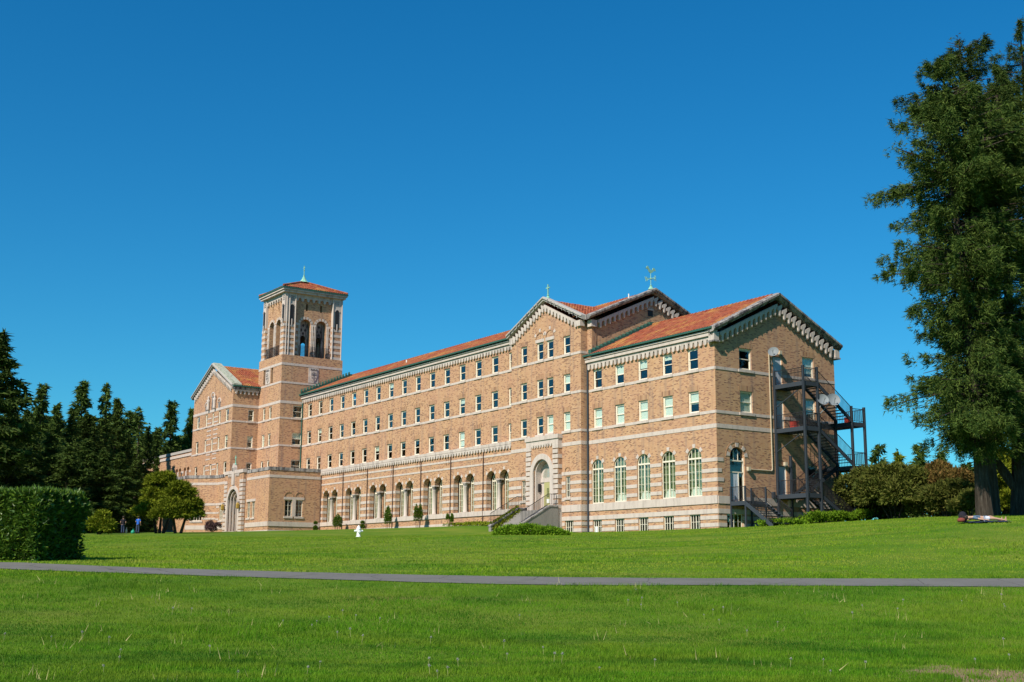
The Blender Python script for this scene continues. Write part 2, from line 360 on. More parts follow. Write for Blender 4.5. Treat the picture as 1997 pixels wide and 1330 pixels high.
def win_mesh(kind, w, h):
    b = MB(); x = w/2
    if kind == 'sash':
        y0, y1 = .09, .22; f = .085
        b.box(-x, -x+f, y0, y1, 0, h).box(x-f, x, y0, y1, 0, h).box(-x+f, x-f, y0, y1, h-f, h).box(-x+f, x-f, y0, y1, 0, .07)
        m = h*.5; st = .05; i = x-f
        for l, r, zb, zt, ya, yb in ((-i, i, m-.03, h-f, .12, .155), (-i, i, .07, m+.03, .16, .195)):
            b.box(l, l+st, ya, yb, zb, zt).box(r-st, r, ya, yb, zb, zt).box(l+st, r-st, ya, yb, zt-.055, zt).box(l+st, r-st, ya, yb, zb, zb+.06)
        pu = MB().box(-i+st, i-st, -.004, .004, -h*.25+.1, h*.25-.1).mesh('pane', M['glass'])
        return b.mesh('window', M['frame']), [(pu, (0, .138, h*.75-.02)), (pu, (0, .178, h*.25+.03))]
    if kind == 'grid':
        y0, y1 = .10, .18; f = .06
        b.box(-x, -x+f, y0, y1, 0, h).box(x-f, x, y0, y1, 0, h).box(-x+f, x-f, y0, y1, h-f, h).box(-x+f, x-f, y0, y1, 0, f)
        nv = 3 if w > .9 else 1
        for k in range(nv): c = -x+w*(k+1)/(nv+1); t = .03 if k == 1 else .018; b.box(c-t, c+t, .11, .17, f, h-f)
        for k in range(2): c = h*(k+1)/3; b.box(-x+f, x-f, .125, .155, c-.014, c+.014)
        p = MB().box(-x+f, x-f, -.004, .004, -h/2+f, h/2-f).mesh('pane', M['glass'])
        return b.mesh('window', M['frame']), [(p, (0, .14, h/2))]
    if kind in ('arch', 'archdeep'):
        r = x; zs = h-r; y0, y1 = .09, .16; f = .06; n = 12
        arc = lambda rr: [(-rr*math.cos(math.pi*i/n), zs+rr*math.sin(math.pi*i/n)) for i in range(n+1)]
        A, D = arc(r), arc(r-f)
        for i in range(n): b.loft([(A[i][0], y0, A[i][1]), (A[i+1][0], y0, A[i+1][1]), (D[i+1][0], y0, D[i+1][1]), (D[i][0], y0, D[i][1])], [(A[i][0], y1, A[i][1]), (A[i+1][0], y1, A[i+1][1]), (D[i+1][0], y1, D[i+1][1]), (D[i][0], y1, D[i][1])])
        b.box(-x, -x+f, y0, y1, 0, zs).box(x-f, x, y0, y1, 0, zs).box(-x+f, x-f, y0, y1, 0, .09)
        b.box(-x+f, x-f, y0-.02, y1, zs-.06, zs+.06).box(-.05, .05, y0, y1, .09, zs-.06)
        for c in (-x/2, x/2): b.box(c-.012, c+.012, .1, .14, .09, zs-.06)
        for c in (-x/2, 0, x/2): b.box(c-.017, c+.017, .1, .15, zs+.06, zs+math.sqrt((r-f)**2-c*c))
        for k in range(4): c = .09+(zs-.15)*(k+1)/4.6; b.box(-x+f, x-f, .115, .135, c-.009, c+.009)
        P = [(-x+f, 0), *[(p[0], p[1]) for p in D], (x-f, 0)]; g = MB(); g.loft([(a, -.004, z) for a, z in P], [(a, .004, z) for a, z in P])
        return b.mesh('window', M['frame']), [(g.mesh('pane', M['glass']), (0, .127, 0))]
def strip_gaps(cs, w): return [(c-w/2, c+w/2) for c in cs]

# roofs of ribbed clay tiles: o = eave start (v,u,z), e = unit along the eave, s = horizontal unit up the slope
def tile_roof(o, e, L, s, run, rise, keep=None, name='roof', pitch=.30, course=.42, plain=False):
    o, e, s = Vector(o), Vector(e), Vector(s); sl = math.hypot(run, rise); up = s*run/sl+Vector((0, 0, rise/sl)); nrm = e.cross(up); nrm = nrm if nrm.z > 0 else -nrm
    nc = max(1, int(L/pitch)); prof = (0, .05, .075, .05) if not plain else (0,); step = L/nc/len(prof); cols = nc*len(prof)+1
    nr = max(1, int(sl/course)) if not plain else 1; dr = sl/nr; V = []; F = []
    rows = []
    for r in range(nr): rows += [(r*dr, .05), ((r+1)*dr-.004, .012)]
    rr = random.Random(int(L*100))
    jit = [[rr.uniform(-.012, .012) for _ in range(nc+1)] for _ in range(nr+1)]
    for k, (b, lift) in enumerate(rows):
        for c in range(cols): V.append(o+e*(c*step)+up*b+nrm*(lift+prof[c % len(prof)]+jit[k//2][c//len(prof)]))
    for k in range(len(rows)-1):
        for c in range(cols-1):
            if keep and not keep((c+.5)*step, (rows[k][0]+rows[k+1][0])/2/sl): continue
            F.append((k*cols+c, k*cols+c+1, (k+1)*cols+c+1, (k+1)*cols+c))
    mb = MB(); mb.v = [tuple(v) for v in V]; mb.f = F
    return B.add(name, mb, M['tile'])
COP = [(-.62, 0), (-.62, -.16), (-.5, -.20), (-.46, -.30), (-.34, -.36), (.0, -.40), (.30, -.20), (.30, .04), (-.3, .06)]
ROWS = (18.85, 15.5, 12.2)

# ---- right wing
A = Frame('W', 0); S0 = Frame('S', 0)
ac = [2.43, 5.40, 8.38, 11.35, 14.27]; ar = [2.48, 5.44, 8.40, 11.38, 14.33]; ab = [2.53, 5.5, 8.5, 11.47, 14.4]
A.wall(0, 15.65, 2.4, 18.4, [(c-.59, c+.59, z, z+1.64) for c in ac for z in ROWS[1:]]+[(c-.8, c+.8, 5.9, 9.55, 1) for c in ar]+[(c-.6, c+.6, 2.9, 4.58) for c in ab])
bl = {(0, 15.5): None, (1, 15.5): .3, (2, 15.5): .45, (3, 15.5): .5, (4, 15.5): None, (0, 12.2): .6, (1, 12.2): .95, (2, 12.2): .95, (3, 12.2): .95, (4, 12.2): .95}
for i, c in enumerate(ac):
    for z in ROWS[1:]: A.window(c, z, 1.18, 1.64, bl[i, z], lintel=True)
for i, c in enumerate(ar):
    o = A.window(c, 5.9, 1.6, 3.65, None, False, 'arch'); A.voussoirs(c, 8.75, .8)
    if i < 4:
        n = 10; q = MB(); P = [(.62*math.cos(math.pi*k/n), .66*math.sin(math.pi*k/n)) for k in range(n+1)]
        q.loft([(a, .20, z+.1) for a, z in P], [(a, .21, z+.1) for a, z in P]); q.build('round_screen', M['blind'], o)
for i, c in enumerate(ab): A.window(c, 2.9, 1.2, 1.68, None, False, 'grid')
A.box('white_notice', 'white', 14.42, 14.72, .03, .05, 3.42, 4.02)
gu, gb = strip_gaps(ar, 1.6), strip_gaps(ab, 1.2)
A.bands(15.28, 15.5, .004, 15.6); A.bands(11.98, 12.2, .004, 15.6); A.bands(10.88, 11.19, .004, 15.6)
for z0, z1 in ((8.40, 8.68), (7.6, 7.88), (6.92, 7.2), (6.22, 6.5)): A.bands(z0, z1, .004, 15.6, gu)
A.blocks(5.3, 5.9, .004, 15.6, proud=.07); A.blocks(4.58, 4.92, .004, 15.6, proud=.04)
for z0, z1 in ((4.15, 4.43), (3.62, 3.9)): A.bands(z0, z1, .004, 15.6, gb)
A.frieze(.1, 15.55, 17.78, 17.78, .51, .62, .16, .33)
A.box('cornice', 'stone', -.2, 15.6, -.30, .1, 17.80, 18.06); A.box('dentil_course', 'stone', -.25, 15.6, -.38, .1, 18.08, 18.2)
A.box('gutter', 'copper', -.25, 15.6, -.56, -.2, 18.29, 18.44)
sh = [(1.27, 2.78, 5.55, 9.55, 1), (.83, 2.48, 2.9, 4.58), (2.5, 3.8, 15.5, 17.15), (9.35, 10.65, 15.5, 17.15), (2.5, 3.8, 12.2, 13.88), (9.4, 10.7, 12.2, 13.88), (6.1, 7.1, 14.62, 16.9), (6.15, 7.15, 11.3, 13.5), (6.2, 7.2, 6.2, 8.4), (9.4, 10.7, 6.6, 8.6)]
SL = .479; GZ = 20.85
S0.wall(0, 13.0, 2.4, 17.6, sh, .26, [[(0, 17.6), (13.0, 17.6), (13.0, 17.75), (6.5, GZ), (0, 17.75)]])
for c, z, b in ((3.15, 15.5, .15), (10.0, 15.5, .8), (3.15, 12.2, .95), (10.05, 12.2, .9), (10.05, 6.6, None)): S0.window(c, z, 1.3, 1.65 if z > 9 else 2.0, b, lintel=z > 9)
S0.window(1.655, 2.9, 1.65, 1.68, None, False, 'grid')
for z0, z1 in ((15.28, 15.5), (11.98, 12.2), (10.88, 11.19)): S0.bands(z0, z1, .004, 13.0, [(a, b) for a, b, p, q, *_ in sh if p < z1-.05 and q > z0], joint=1.7)
for z0, z1 in ((8.40, 8.68), (6.92, 7.2)): S0.bands(z0, z1, .004, .62)
for z0, z1 in ((7.6, 7.88), (6.22, 6.5)): S0.bands(z0, z1, .004, .42)
S0.blocks(5.3, 5.86, .004, 13.0, [(1.27, 2.78), (6.2, 7.2)], proud=.05); S0.blocks(4.58, 4.92, .004, 13.0, proud=.03)
for z0, z1 in ((4.15, 4.43), (3.62, 3.9)): S0.bands(z0, z1, .004, 13.0, [(.83, 2.48)])
S0.voussoirs(2.025, 8.795, .755, .32, (12, 45, 90, 135, 168))
mb = MB(); S0.ring(mb, 2.025, 8.795, 1.09, 1.19, -.02, .03, 0, 180, 14); S0.put('brick_arch', mb, 'soldier')
# ground door under its fanlight
d = S0.box('door', 'door_grey', 1.33, 2.20, .16, .22, 5.56, 7.62); MB().box(1.90, 1.97, .15, .165, 6.3, 7.1).build('glazed_slot', M['glass'], d)
S0.box('door_jamb', 'frame', 1.27, 1.33, .12, .25, 5.56, 8.7); S0.box('door_jamb', 'frame', 2.72, 2.78, .10, .25, 5.56, 8.75)
S0.box('transom', 'frame', 1.33, 2.72, .12, .24, 7.64, 7.72); S0.box('transom', 'frame', 1.33, 2.72, .10, .24, 8.48, 8.58)
S0.box('mullion', 'frame', 2.2, 2.26, .12, .24, 5.56, 7.64); S0.box('sidelight', 'glass', 2.26, 2.72, .18, .19, 5.56, 7.64); S0.box('fanlight', 'glass', 1.33, 2.72, .18, .19, 7.72, 9.45)
for a in (1.8, 2.25): S0.box('glazing_bar', 'frame', a-.02, a+.02, .15, .2, 8.58, 9.3)
for a0, a1, z0, z1 in ((6.1, 7.1, 14.62, 16.9), (6.15, 7.15, 11.3, 13.5), (6.2, 7.2, 6.2, 8.4)):
    S0.box('door', 'door_grey', a0+.05, a1-.05, .12, .18, z0, z1-.05); S0.box('door_frame', 'frame', a1-.05, a1, .08, .22, z0, z1)
n1 = [(0.06, 17.62), (6.5, 20.95), (12.94, 17.62)]
S0.frieze(.35, 6.5, 18.08, 18.08+SL*6.15, .5, .86, .30, .17, 'frieze', True, 'bracket'); S0.frieze(12.65, 6.5, 18.08, 18.08+SL*6.15, .5, .86, .30, .17, 'frieze', True, 'bracket')
for a0, a1, z0, z1 in ((-.45, 6.5, 18.42, 21.84), (13.45, 6.5, 18.42, 21.84)):
    S0.rake(a0, z0, a1, z1, COP)
    S0.rake(a0+(.4 if a0 < 0 else -.4), z0-.30+.16, a1, z1-.32, [(-.34, 0), (-.34, -.10), (.05, -.10), (.05, 0)], 'coping', 'bed_moulding')
for a in (-.18, 13.0): S0.box('corner_pendant', 'frieze', a-.12, a+.38, -.30, .3, 17.42, 18.05); S0.box('pendant_cap', 'coping', a-.18, a+.44, -.36, .36, 17.30, 17.42)
E_ = Frame('E', 13.0); E_.wall(0, 15.07, 2.4, 18.4)
tile_roof((-.5, -.05, 18.36), (0, 1, 0), 15.1, (1, 0, 0), 7.0, 3.35); tile_roof((13.5, -.05, 18.36), (0, 1, 0), 15.1, (-1, 0, 0), 7.0, 3.35, name='back_roof', plain=True)
mb = MB()
for k in range(34): mb.tube((6.5, .2+k*.44, 21.80), (6.5, .2+k*.44+.46, 21.77), .15, .12, 8)
B.add('ridge_tiles', mb, M['tile'])
mb = MB()      # stepped copper flashing where the roof meets the taller gable
for k in range(17): v = -.4+k*.41; mb.box(v, v+.4, 14.62, 15.02, 18.4+(v+.5)*.479, 18.4+(v+.5)*.479+.42)
B.add('copper_flashing', mb, M['copper'])

# ---- crossing gable above the right wing
G = Frame('S', 15.07)
G.wall(0, 13.6, 16.5, 21.2, [(6.28, 6.86, 20.6, 21.1)], .22, [[(0, 21.2), (13.6, 21.2), (6.8, 24.3)]])
G.box('attic_louvre', 'iron', 6.28, 6.86, -.02, .04, 22.62, 23.16); G.box('louvre_head', 'stone', 6.2, 6.94, -.05, .03, 23.17, 23.3)
mb = MB(); 
for k in range(4): mb.box(6.3+k*.15, 6.36+k*.15, -.06, .02, 23.3, 23.5)
G.put('louvre_grille', mb, 'frieze')
G.box('brick_pilaster', 'soldier', .02, .5, -.05, .02, 18.5, 20.85)
SG = .456
G.frieze(.55, 6.8, 21.45+.1, 21.45+.1+SG*6.25, .5, .80, .28, .17, 'frieze', True, 'bracket'); G.frieze(13.1, 6.8, 21.55, 21.55+SG*6.3, .5, .80, .28, .17, 'frieze', True, 'bracket')
for a0, a1 in ((-.55, 6.8), (14.1, 6.8)):
    G.rake(a0, 21.86, a1, 25.12, COP); G.rake(a0+(.5 if a0 < 0 else -.5), 21.86+.08, a1, 24.82, [(-.27, 0), (-.27, -.1), (.05, -.1), (.05, 0)], 'frieze', 'bed_moulding')
G.box('corner_pendant', 'frieze', -.2, .42, -.26, .3, 20.92, 21.5)
B.add('vent_pipe', MB().tube((4.0, 14.9, 23.6), (4.0, 14.9, 24.3), .05), M['frame_white'])

# ---- pavilion with its cross gable
P = Frame('W', -.7)
pa = [24.2, 21.68, 20.15, 17.68]; PC = 20.9
ph = [(c-.5, c+.5, z, z+1.6) for c in pa for z in ROWS]+[(17.2, 17.84, 6.53, 8.3), (23.85, 24.47, 6.53, 8.3), (16.75, 17.95, 2.9, 4.6), (20.8-1.14, 20.8+1.14, 5.5, 9.85, 1)]
P.wall(15.65, 26.2, 2.4, 20.9, ph, .22, [[(15.65, 20.9), (26.2, 20.9), (26.2, 21.1), (PC, 23.6), (15.65, 21.1)]])
for i, c in enumerate(pa):
    for z in ROWS: P.window(c, z, 1.0, 1.6, .55 if (i, z) == (3, 15.5) else (.95 if (i, z) in ((3, 12.2), (2, 12.2)) else None), lintel=not (z > 18 and i in (1, 2)))
P.window(17.52, 6.53, .64, 1.77, None, True, 'grid'); P.window(24.16, 6.53, .62, 1.77, None, True, 'grid'); P.window(17.35, 2.9, 1.2, 1.7, None, False, 'grid')
for c in (21.68, 20.15):
    P.box('stone_lintel', 'stone', c-.66, c+.66, -.04, .04, 20.47, 20.76); mb = MB(); P.ring(mb, c, 20.78, .55, .64, -.05, .02); P.put('blind_arch', mb, 'soldier'); P.voussoirs(c, 20.78, .64, .3, (30, 90, 150))
for c in (17.52, 24.16): mb = MB(); P.ring(mb, c, 8.68, .36, .43, -.05, .02); P.put('blind_arch', mb, 'soldier')
for z in (18.64, 15.29): P.bands(z, z+.21, 15.66, 26.2)
P.bands(11.98, 12.2, 15.66, 26.2, [(18.4, 23.2)]); P.bands(10.88, 11.19, 15.66, 26.2, [(18.4, 23.2)])
for z0, z1 in ((8.40, 8.68), (7.6, 7.88), (6.92, 7.2), (6.22, 6.5)): P.bands(z0, z1, 15.66, 26.2, [(18.4, 23.2)]+([(17.2, 17.84), (23.85, 24.47)] if z0 < 8 else []))
P.bands(5.3, 5.86, 15.66, 26.2, [(18.4, 23.2)], .06); P.bands(4.58, 4.92, 15.66, 26.2, [(18.4, 23.2)])
for z0, z1 in ((4.15, 4.43), (3.62, 3.9)): P.bands(z0, z1, 15.66, 18.35, [(16.75, 17.95)])
A.put('downpipe', MB().tube((-15.5, -.11, 3.2), (-15.5, -.11, 18.2), .08, n=8), 'steel'); PS = Frame('S', 15.65); PS.wall(-.7, 0, 2.4, 21.4)
for z0, z1 in ((18.64, 18.85), (15.29, 15.5), (11.98, 12.2), (10.88, 11.19), (8.40, 8.68), (7.6, 7.88), (6.92, 7.2), (6.22, 6.5), (5.3, 5.86), (4.58, 4.92), (4.15, 4.43), (3.62, 3.9)): PS.bands(z0, z1, -.70, -.004, proud=.02)
Frame('N', 26.2).wall(-.7, 0, 11.9, 21.2)
SP = .475
P.frieze(16.0, PC, 21.45, 21.45+SP*4.9, .47, .62, .16, .29); P.frieze(25.85, PC, 21.45, 21.45+SP*4.95, .47, .62, .16, .29)
CP2 = [(-.34, 0), (-.34, -.13), (-.22, -.17), (-.22, -.31), (-.10, -.36), (.02, -.38), (.40, -.30), (.40, .03), (-.2, .05)]
for a0 in (15.2, 26.75): P.rake(a0, 21.86, PC, 24.46, CP2, 'cement')
mb = MB()
for k in range(9):
    t = .05+.1*k
    for sgn in (-1, 1): a = PC+sgn*5.4*(1-t); z = 24.46-5.4*(1-t)*.478; P.prism(mb, [(a-.05, z-.3), (a+.05, z-.3), (a+.05, z+.02), (a-.05, z+.02)], -.352, -.30)
P.put('coping_joints', mb, 'coping')
P.box('corner_pendant', 'frieze', 25.8, 26.3, -.2, .2, 20.9, 21.5); P.box('corner_pendant', 'frieze', 15.5, 16.0, -.2, .3, 21.0, 21.5)
for sgn, nm in ((1, 'roof'), (-1, 'roof')):
    tile_roof((-.55, PC-sgn*5.75, 21.55), (1, 0, 0), 7.6, (0, sgn, 0), 5.75, 2.66, name=nm)

# ---- long wing
LU = [27.18]+[30.09+2.945*k for k in range(15)]
A.wall(15.07, 15.65, 18.4, 21.4)
A.wall(26.2, 81, 11.9, 21.35, [(c-.575, c+.575, z, z+1.62) for c in LU for z in ROWS])
Frame('W', .75).wall(26.2, 66.4, 3.0, 11.9); A.wall(66.4, 81, 3.0, 11.9)
bset = {(3, 12.2): .9}
for i, c in enumerate(LU):
    for z in ROWS: A.window(c, z, 1.15, 1.62, bset.get((i, z)) if (i*7+int(z)*3) % 11 else .35, lintel=True)
for z in (18.64, 15.29): A.bands(z, z+.21, 26.2, 73.5, joint=2)
A.frieze(26.3, 73.4, 21.18, 21.18, .51, .52, .16, .33); A.box('cornice', 'stone', 26.2, 73.4, -.30, .1, 21.2, 21.44); A.box('cornice_cap', 'stone', 26.2, 73.4, -.4, .1, 21.45, 21.54); A.box('gutter', 'copper', 26.3, 73.4, -.58, -.22, 21.63, 21.78)
tile_roof((-.5, 14.9, 21.66), (0, 1, 0), 65.5, (1, 0, 0), 7.3, 3.16, keep=lambda a, t: not (.9 < a < 11.7 and t < .02))
tile_roof((14.1, 14.9, 21.66), (0, 1, 0), 65.5, (-1, 0, 0), 7.3, 3.16, name='back_roof', plain=True)
mb = MB()
for k in range(148): mb.tube((6.8, 15.1+k*.44, 24.90), (6.8, 15.1+k*.44+.46, 24.87), .15, .12, 8)
B.add('ridge_tiles', mb, M['tile'])
Frame('E', 13.6).wall(15.07, 81, 2.4, 21.4); Frame('N', 81).wall(-3, 13.6, 2.4, 21.4, gables=[[(0, 21.4), (13.6, 21.4), (6.8, 24.6)]])
mb = MB(); 
for k in range(17): v = -.4+k*.4; mb.box(v, v+.06, 72.95, 73.35, 21.8+(v+.5)*.433, 22.35+(v+.5)*.433); mb.box(v, v+.4, 72.95, 73.35, 21.72+(v+.5)*.433, 22.1+(v+.5)*.433)
B.add('copper_flashing', mb, M['copper'])
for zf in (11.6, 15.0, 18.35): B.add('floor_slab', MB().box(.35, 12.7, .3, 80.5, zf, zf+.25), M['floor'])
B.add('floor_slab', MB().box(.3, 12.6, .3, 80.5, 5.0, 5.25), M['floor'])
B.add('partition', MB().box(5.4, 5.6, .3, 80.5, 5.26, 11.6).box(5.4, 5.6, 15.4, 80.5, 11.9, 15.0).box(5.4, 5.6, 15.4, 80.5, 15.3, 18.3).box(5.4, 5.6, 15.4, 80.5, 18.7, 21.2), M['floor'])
B.add('roof_vent', MB().tube((3.4, 53.5, 23.2), (3.4, 53.5, 23.75), .07), M['frame_white'])

# ---- arcade along the ground floor
Q = Frame('W', -.5); AW = 1.57
pc = [63.80, 58.0, 52.17, 46.33, 40.48, 34.6, 28.72]
tw = [(c-1.1-AW/2, c+1.1+AW/2, 5.9, 9.56, 'twin', AW/2) for c in pc]
Q.wall(26.2, 66.5, 2.8, 11.75, tw, .52)
K = Frame('W', .02)
gt = [(c-1.1-AW/2, c+1.1+AW/2) for c in pc]
for c in pc:
    o = K.box('recess_wall', 'brick', c-2.1, c+2.1, .32, .40, 5.6, 9.9)
    for s_ in (-1.1, 1.1): K.window(c+s_, 5.9, 1.45, 3.5, None, False, 'arch'); Q.voussoirs(c+s_, 8.775, AW/2, .28)
    for s_ in (0,): K.box('recess_pier', 'brick', c-.22, c+.22, .02, .3, 5.9, 9.6)
    mb = MB(); X = -c
    mb.lathe([(.26, 0), (.26, .12), (.19, .2), (.17, 1.4), (.155, 2.45), (.2, 2.5)], (X, .2, 5.86), 12)
    q = Q.put('column', mb, 'stone', True)
    MB().lathe([(.17, 0), (.2, .12), (.3, .32)], (X, .2, 8.36), 8).add([], []).build('capital', M['coping'], q)
    Q.box('impost', 'stone', c-.36, c+.36, 0.0, .5, 8.68, 8.8)
    for z0, z1 in ((8.40, 8.68), (7.6, 7.88), (6.92, 7.2), (6.22, 6.5)):
        for e in (c-1.1-AW/2, c+1.1+AW/2): sg = 1 if e > c else -1; Q.put('reveal_stone', MB().box(Q.sg*e, Q.sg*(e-.03*sg), .03, .5, z0, z1), 'stone')
for z0, z1 in ((8.40, 8.68), (7.6, 7.88), (6.92, 7.2), (6.22, 6.5)): Q.bands(z0, z1, 26.2, 66.45, gt)
for z0, z1 in ((10.86, 11.05), (10.18, 10.35)): Q.bands(z0, z1, 26.2 if z0 > 10.5 else 27.0, 66.45)
Q.bands(5.46, 5.9, 26.2, 66.45, proud=.1); Q.bands(4.58, 4.92, 26.2, 66.45, proud=.05)
Q.frieze(26.3, 66.4, 11.78, 11.78, .50, .42, .14, .33); Q.box('parapet_coping', 'frieze', 26.2, 66.5, -.16, .55, 11.8, 12.06)
for u in (66.19, 60.49, 54.56, 48.7, 42.82, 36.98, 31.07): Q.put('downpipe', MB().tube((-u, -.09, 3.6), (-u, -.09, 11.4), .05, n=6), 'rust')
for u in (60.9, 61.4, 55.0, 55.5, 49.1, 43.2, 43.7, 37.4, 37.9, 31.5, 32.0): Q.put('rust_strip', MB().box(Q.sg*u, Q.sg*(u+.02), -.045, 0, 10.6, 11.35), 'rust')
mb = MB(); mb.box(-28.1, -27.1, -.06, .05, 4.22, 4.5); Q.put('basement_vent', mb, 'iron')

# ---- portal with its stairs
H = Frame('W', -1.07); PO = 20.8
def arch_poly(a0, a1, z0, zs, r, n=14): c = (a0+a1)/2; return [(a0, z0)]+[(c-r*math.cos(math.pi*i/n), zs+r*math.sin(math.pi*i/n)) for i in range(n+1)]+[(a1, z0)]
H.wall(18.4, 23.2, 2.6, 11.95, [(PO-1.27, PO+1.27, 5.55, 9.97, 1)], .55, name='portal_wall')
Frame('S', 18.4).wall(-1.07, -.7, 2.6, 11.95, name='portal_side'); H.box('portal_coping', 'stone', 18.3, 23.3, -.14, .4, 11.62, 11.98); H.box('portal_frieze_wall', 'stone', 18.38, 23.22, -.05, .37, 11.1, 11.62)
H.frieze(19.25, 22.35, 11.3, 11.3, .39, .34, .1, .18)
for a0, a1 in ((18.36, 19.2), (22.4, 23.22)):
    for k in range(13): z = 5.62+k*.43; H.box('quoin', 'stone', a0+(.06 if k % 2 else 0), a1-(.06 if k % 2 else 0), -.07-.015*(k % 2), .37, z, z+.33)
    H.box('portal_base', 'stone', a0, a1, -.08, .37, 3.0, 5.55)
mb = MB(); H.ring(mb, PO, 8.70, 1.27, 1.75, -.10, .1, 0, 180, 16); mb.box(H.sg*(PO-1.75), H.sg*(PO-1.27), -.10, .1, 5.55, 8.70).box(H.sg*(PO+1.27), H.sg*(PO+1.75), -.10, .1, 5.55, 8.70); H.put('portal_arch', mb, 'stone')
mb = MB(); H.ring(mb, PO, 8.70, 1.12, 1.24, .12, .3, 0, 180, 16); mb.box(H.sg*(PO-1.24), H.sg*(PO-1.12), .12, .3, 5.55, 8.7).box(H.sg*(PO+1.12), H.sg*(PO+1.24), .12, .3, 5.55, 8.7); H.put('inner_arch', mb, 'stone')
I = Frame('W', -.5)
mb = MB(); pts = arch_poly(PO-1.12, PO+1.12, 5.55, 8.7, 1.12); k = len(pts)
mb.add([(I.sg*a, -.3, z) for a, z in pts]+[(I.sg*a, .15, z) for a, z in pts], [(i, i+1, k+i+1, k+i) for i in range(k-1)]); I.put('porch_vault', mb, 'stone')
I.box('porch_back', 'stone', PO-1.12, PO+1.12, .15, .25, 5.55, 9.9); I.box('door_lintel', 'stone', PO-1.1, PO+1.1, .05, .15, 8.02, 8.36)
d = I.box('door', 'door_olive', PO-.58, PO+.58, .07, .15, 5.56, 8.0); MB().box(-PO-.16, -PO+.16, .05, .07, 6.7, 7.5).build('glazed_slot', M['glass'], d); MB().box(-PO-.2, -PO+.2, .045, .07, 6.2, 6.55).build('white_notice', M['white'], d)
mb = MB(); pts = arch_poly(PO-.8, PO+.8, 8.42, 8.5, .8, 8); I.prism(mb, pts, .09, .14); I.put('fanlight', mb, 'glass')
I.box('wall_plaque', 'iron', PO+1.02, PO+1.10, -.22, .06, 7.2, 7.9)
st = BRoot('entrance_stairs', 'grey stone stairs with ivy and black iron handrails rising to the arched doorway', 'stairs', 20.8, -3.4, 3.3)
st.add('landing', MB().box(-2.1, -1.16, 18.3, 23.3, 2.6, 5.52), M['stair'])
for k in range(10): st.add('step', MB().box(-2.12-.27*(k+1), -2.12-.27*k, 18.66, 22.94, 3.0, 5.5-.17*(k+1)), M['stair'])
for u0, u1 in ((18.26, 18.64), (22.96, 23.34)):
    mb = MB(); pr = [(-1.2, 2.6), (-1.2, 5.72), (-2.1, 5.72), (-4.9, 4.15), (-4.9, 2.6)]; mb.loft([(a, u0, z) for a, z in pr], [(a, u1, z) for a, z in pr]); cw = st.add('cheek_wall', mb, M['stair'])
    mb = MB(); pr = [(-1.2, 5.724), (-2.1, 5.724), (-4.96, 4.12), (-4.96, 4.24), (-2.08, 5.86), (-1.2, 5.86)]; mb.loft([(a, u0-.05, z) for a, z in pr], [(a, u1+.05, z) for a, z in pr]); mb.build('coping', M['coping'], cw)
def railing(mb, p, q, h=1.0, sp=.13, r=.012, posts=True, rt=.022):
    p, q = Vector(p), Vector(q); up = Vector((0, 0, h)); n = max(2, int((q-p).length/sp)); z1 = Vector((0, 0, .1))
    mb.bar(p+up, q+up, rt*2, rt*2); mb.bar(p+z1, q+z1, rt*1.4, rt*1.4)
    for i in range(n+1): a = p.lerp(q, i/n); mb.bar(a+z1, a+up, r*2, r*2)
for u in (18.45, 23.15):
    mb = MB(); railing(mb, (-2.1, u, 5.86), (-4.85, u, 4.3), .95, .16); railing(mb, (-1.25, u, 5.86), (-2.1, u, 5.86), .95, .16); st.add('railing', mb, M['iron'])

# ---- bell tower
T = Frame('W', -3.0); TS = Frame('S', 73.4)
th = [(a, a+.85, z, z+1.55) for a in (77.92, 76.0) for z in ROWS]+[(a, a+.6, 23.35, 25.25) for a in (76.05, 78.42)]
T.wall(73.4, 80.6, 10.5, 26.6, th, .25)
for a in (77.92, 76.0):
    for z in ROWS: T.window(a+.425, z, .85, 1.55, .9 if (a, z) == (77.92, 15.5) else None)
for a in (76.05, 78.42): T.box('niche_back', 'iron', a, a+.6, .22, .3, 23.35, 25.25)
TS.wall(-3.0, 5.2, 11.5, 26.6, [(-1.32, 0, z, z+1.55) for z in ROWS], .25)
for z in ROWS: TS.window(-.66, z, 1.32, 1.55, .5 if z == 15.5 else None)
Frame('N', 80.6).wall(-3, 5.2, 10.5, 26.6); Frame('E', 5.2).wall(73.4, 80.6, 20, 26.6)
for F_, a0, a1 in ((T, 73.404, 80.6), (TS, -3.0, 5.2)):
    for z0, z1 in ((25.3, 25.6), (23.04, 23.28), (20.55, 20.88)): F_.bands(z0, z1, a0, a1, [(76.05, 76.65), (78.42, 79.02)] if F_ is T and z0 > 23.2 and z0 < 25 else [])
    for z0 in (18.64, 15.29): F_.bands(z0, z0+.21, a0, a1 if F_ is T else -.02)
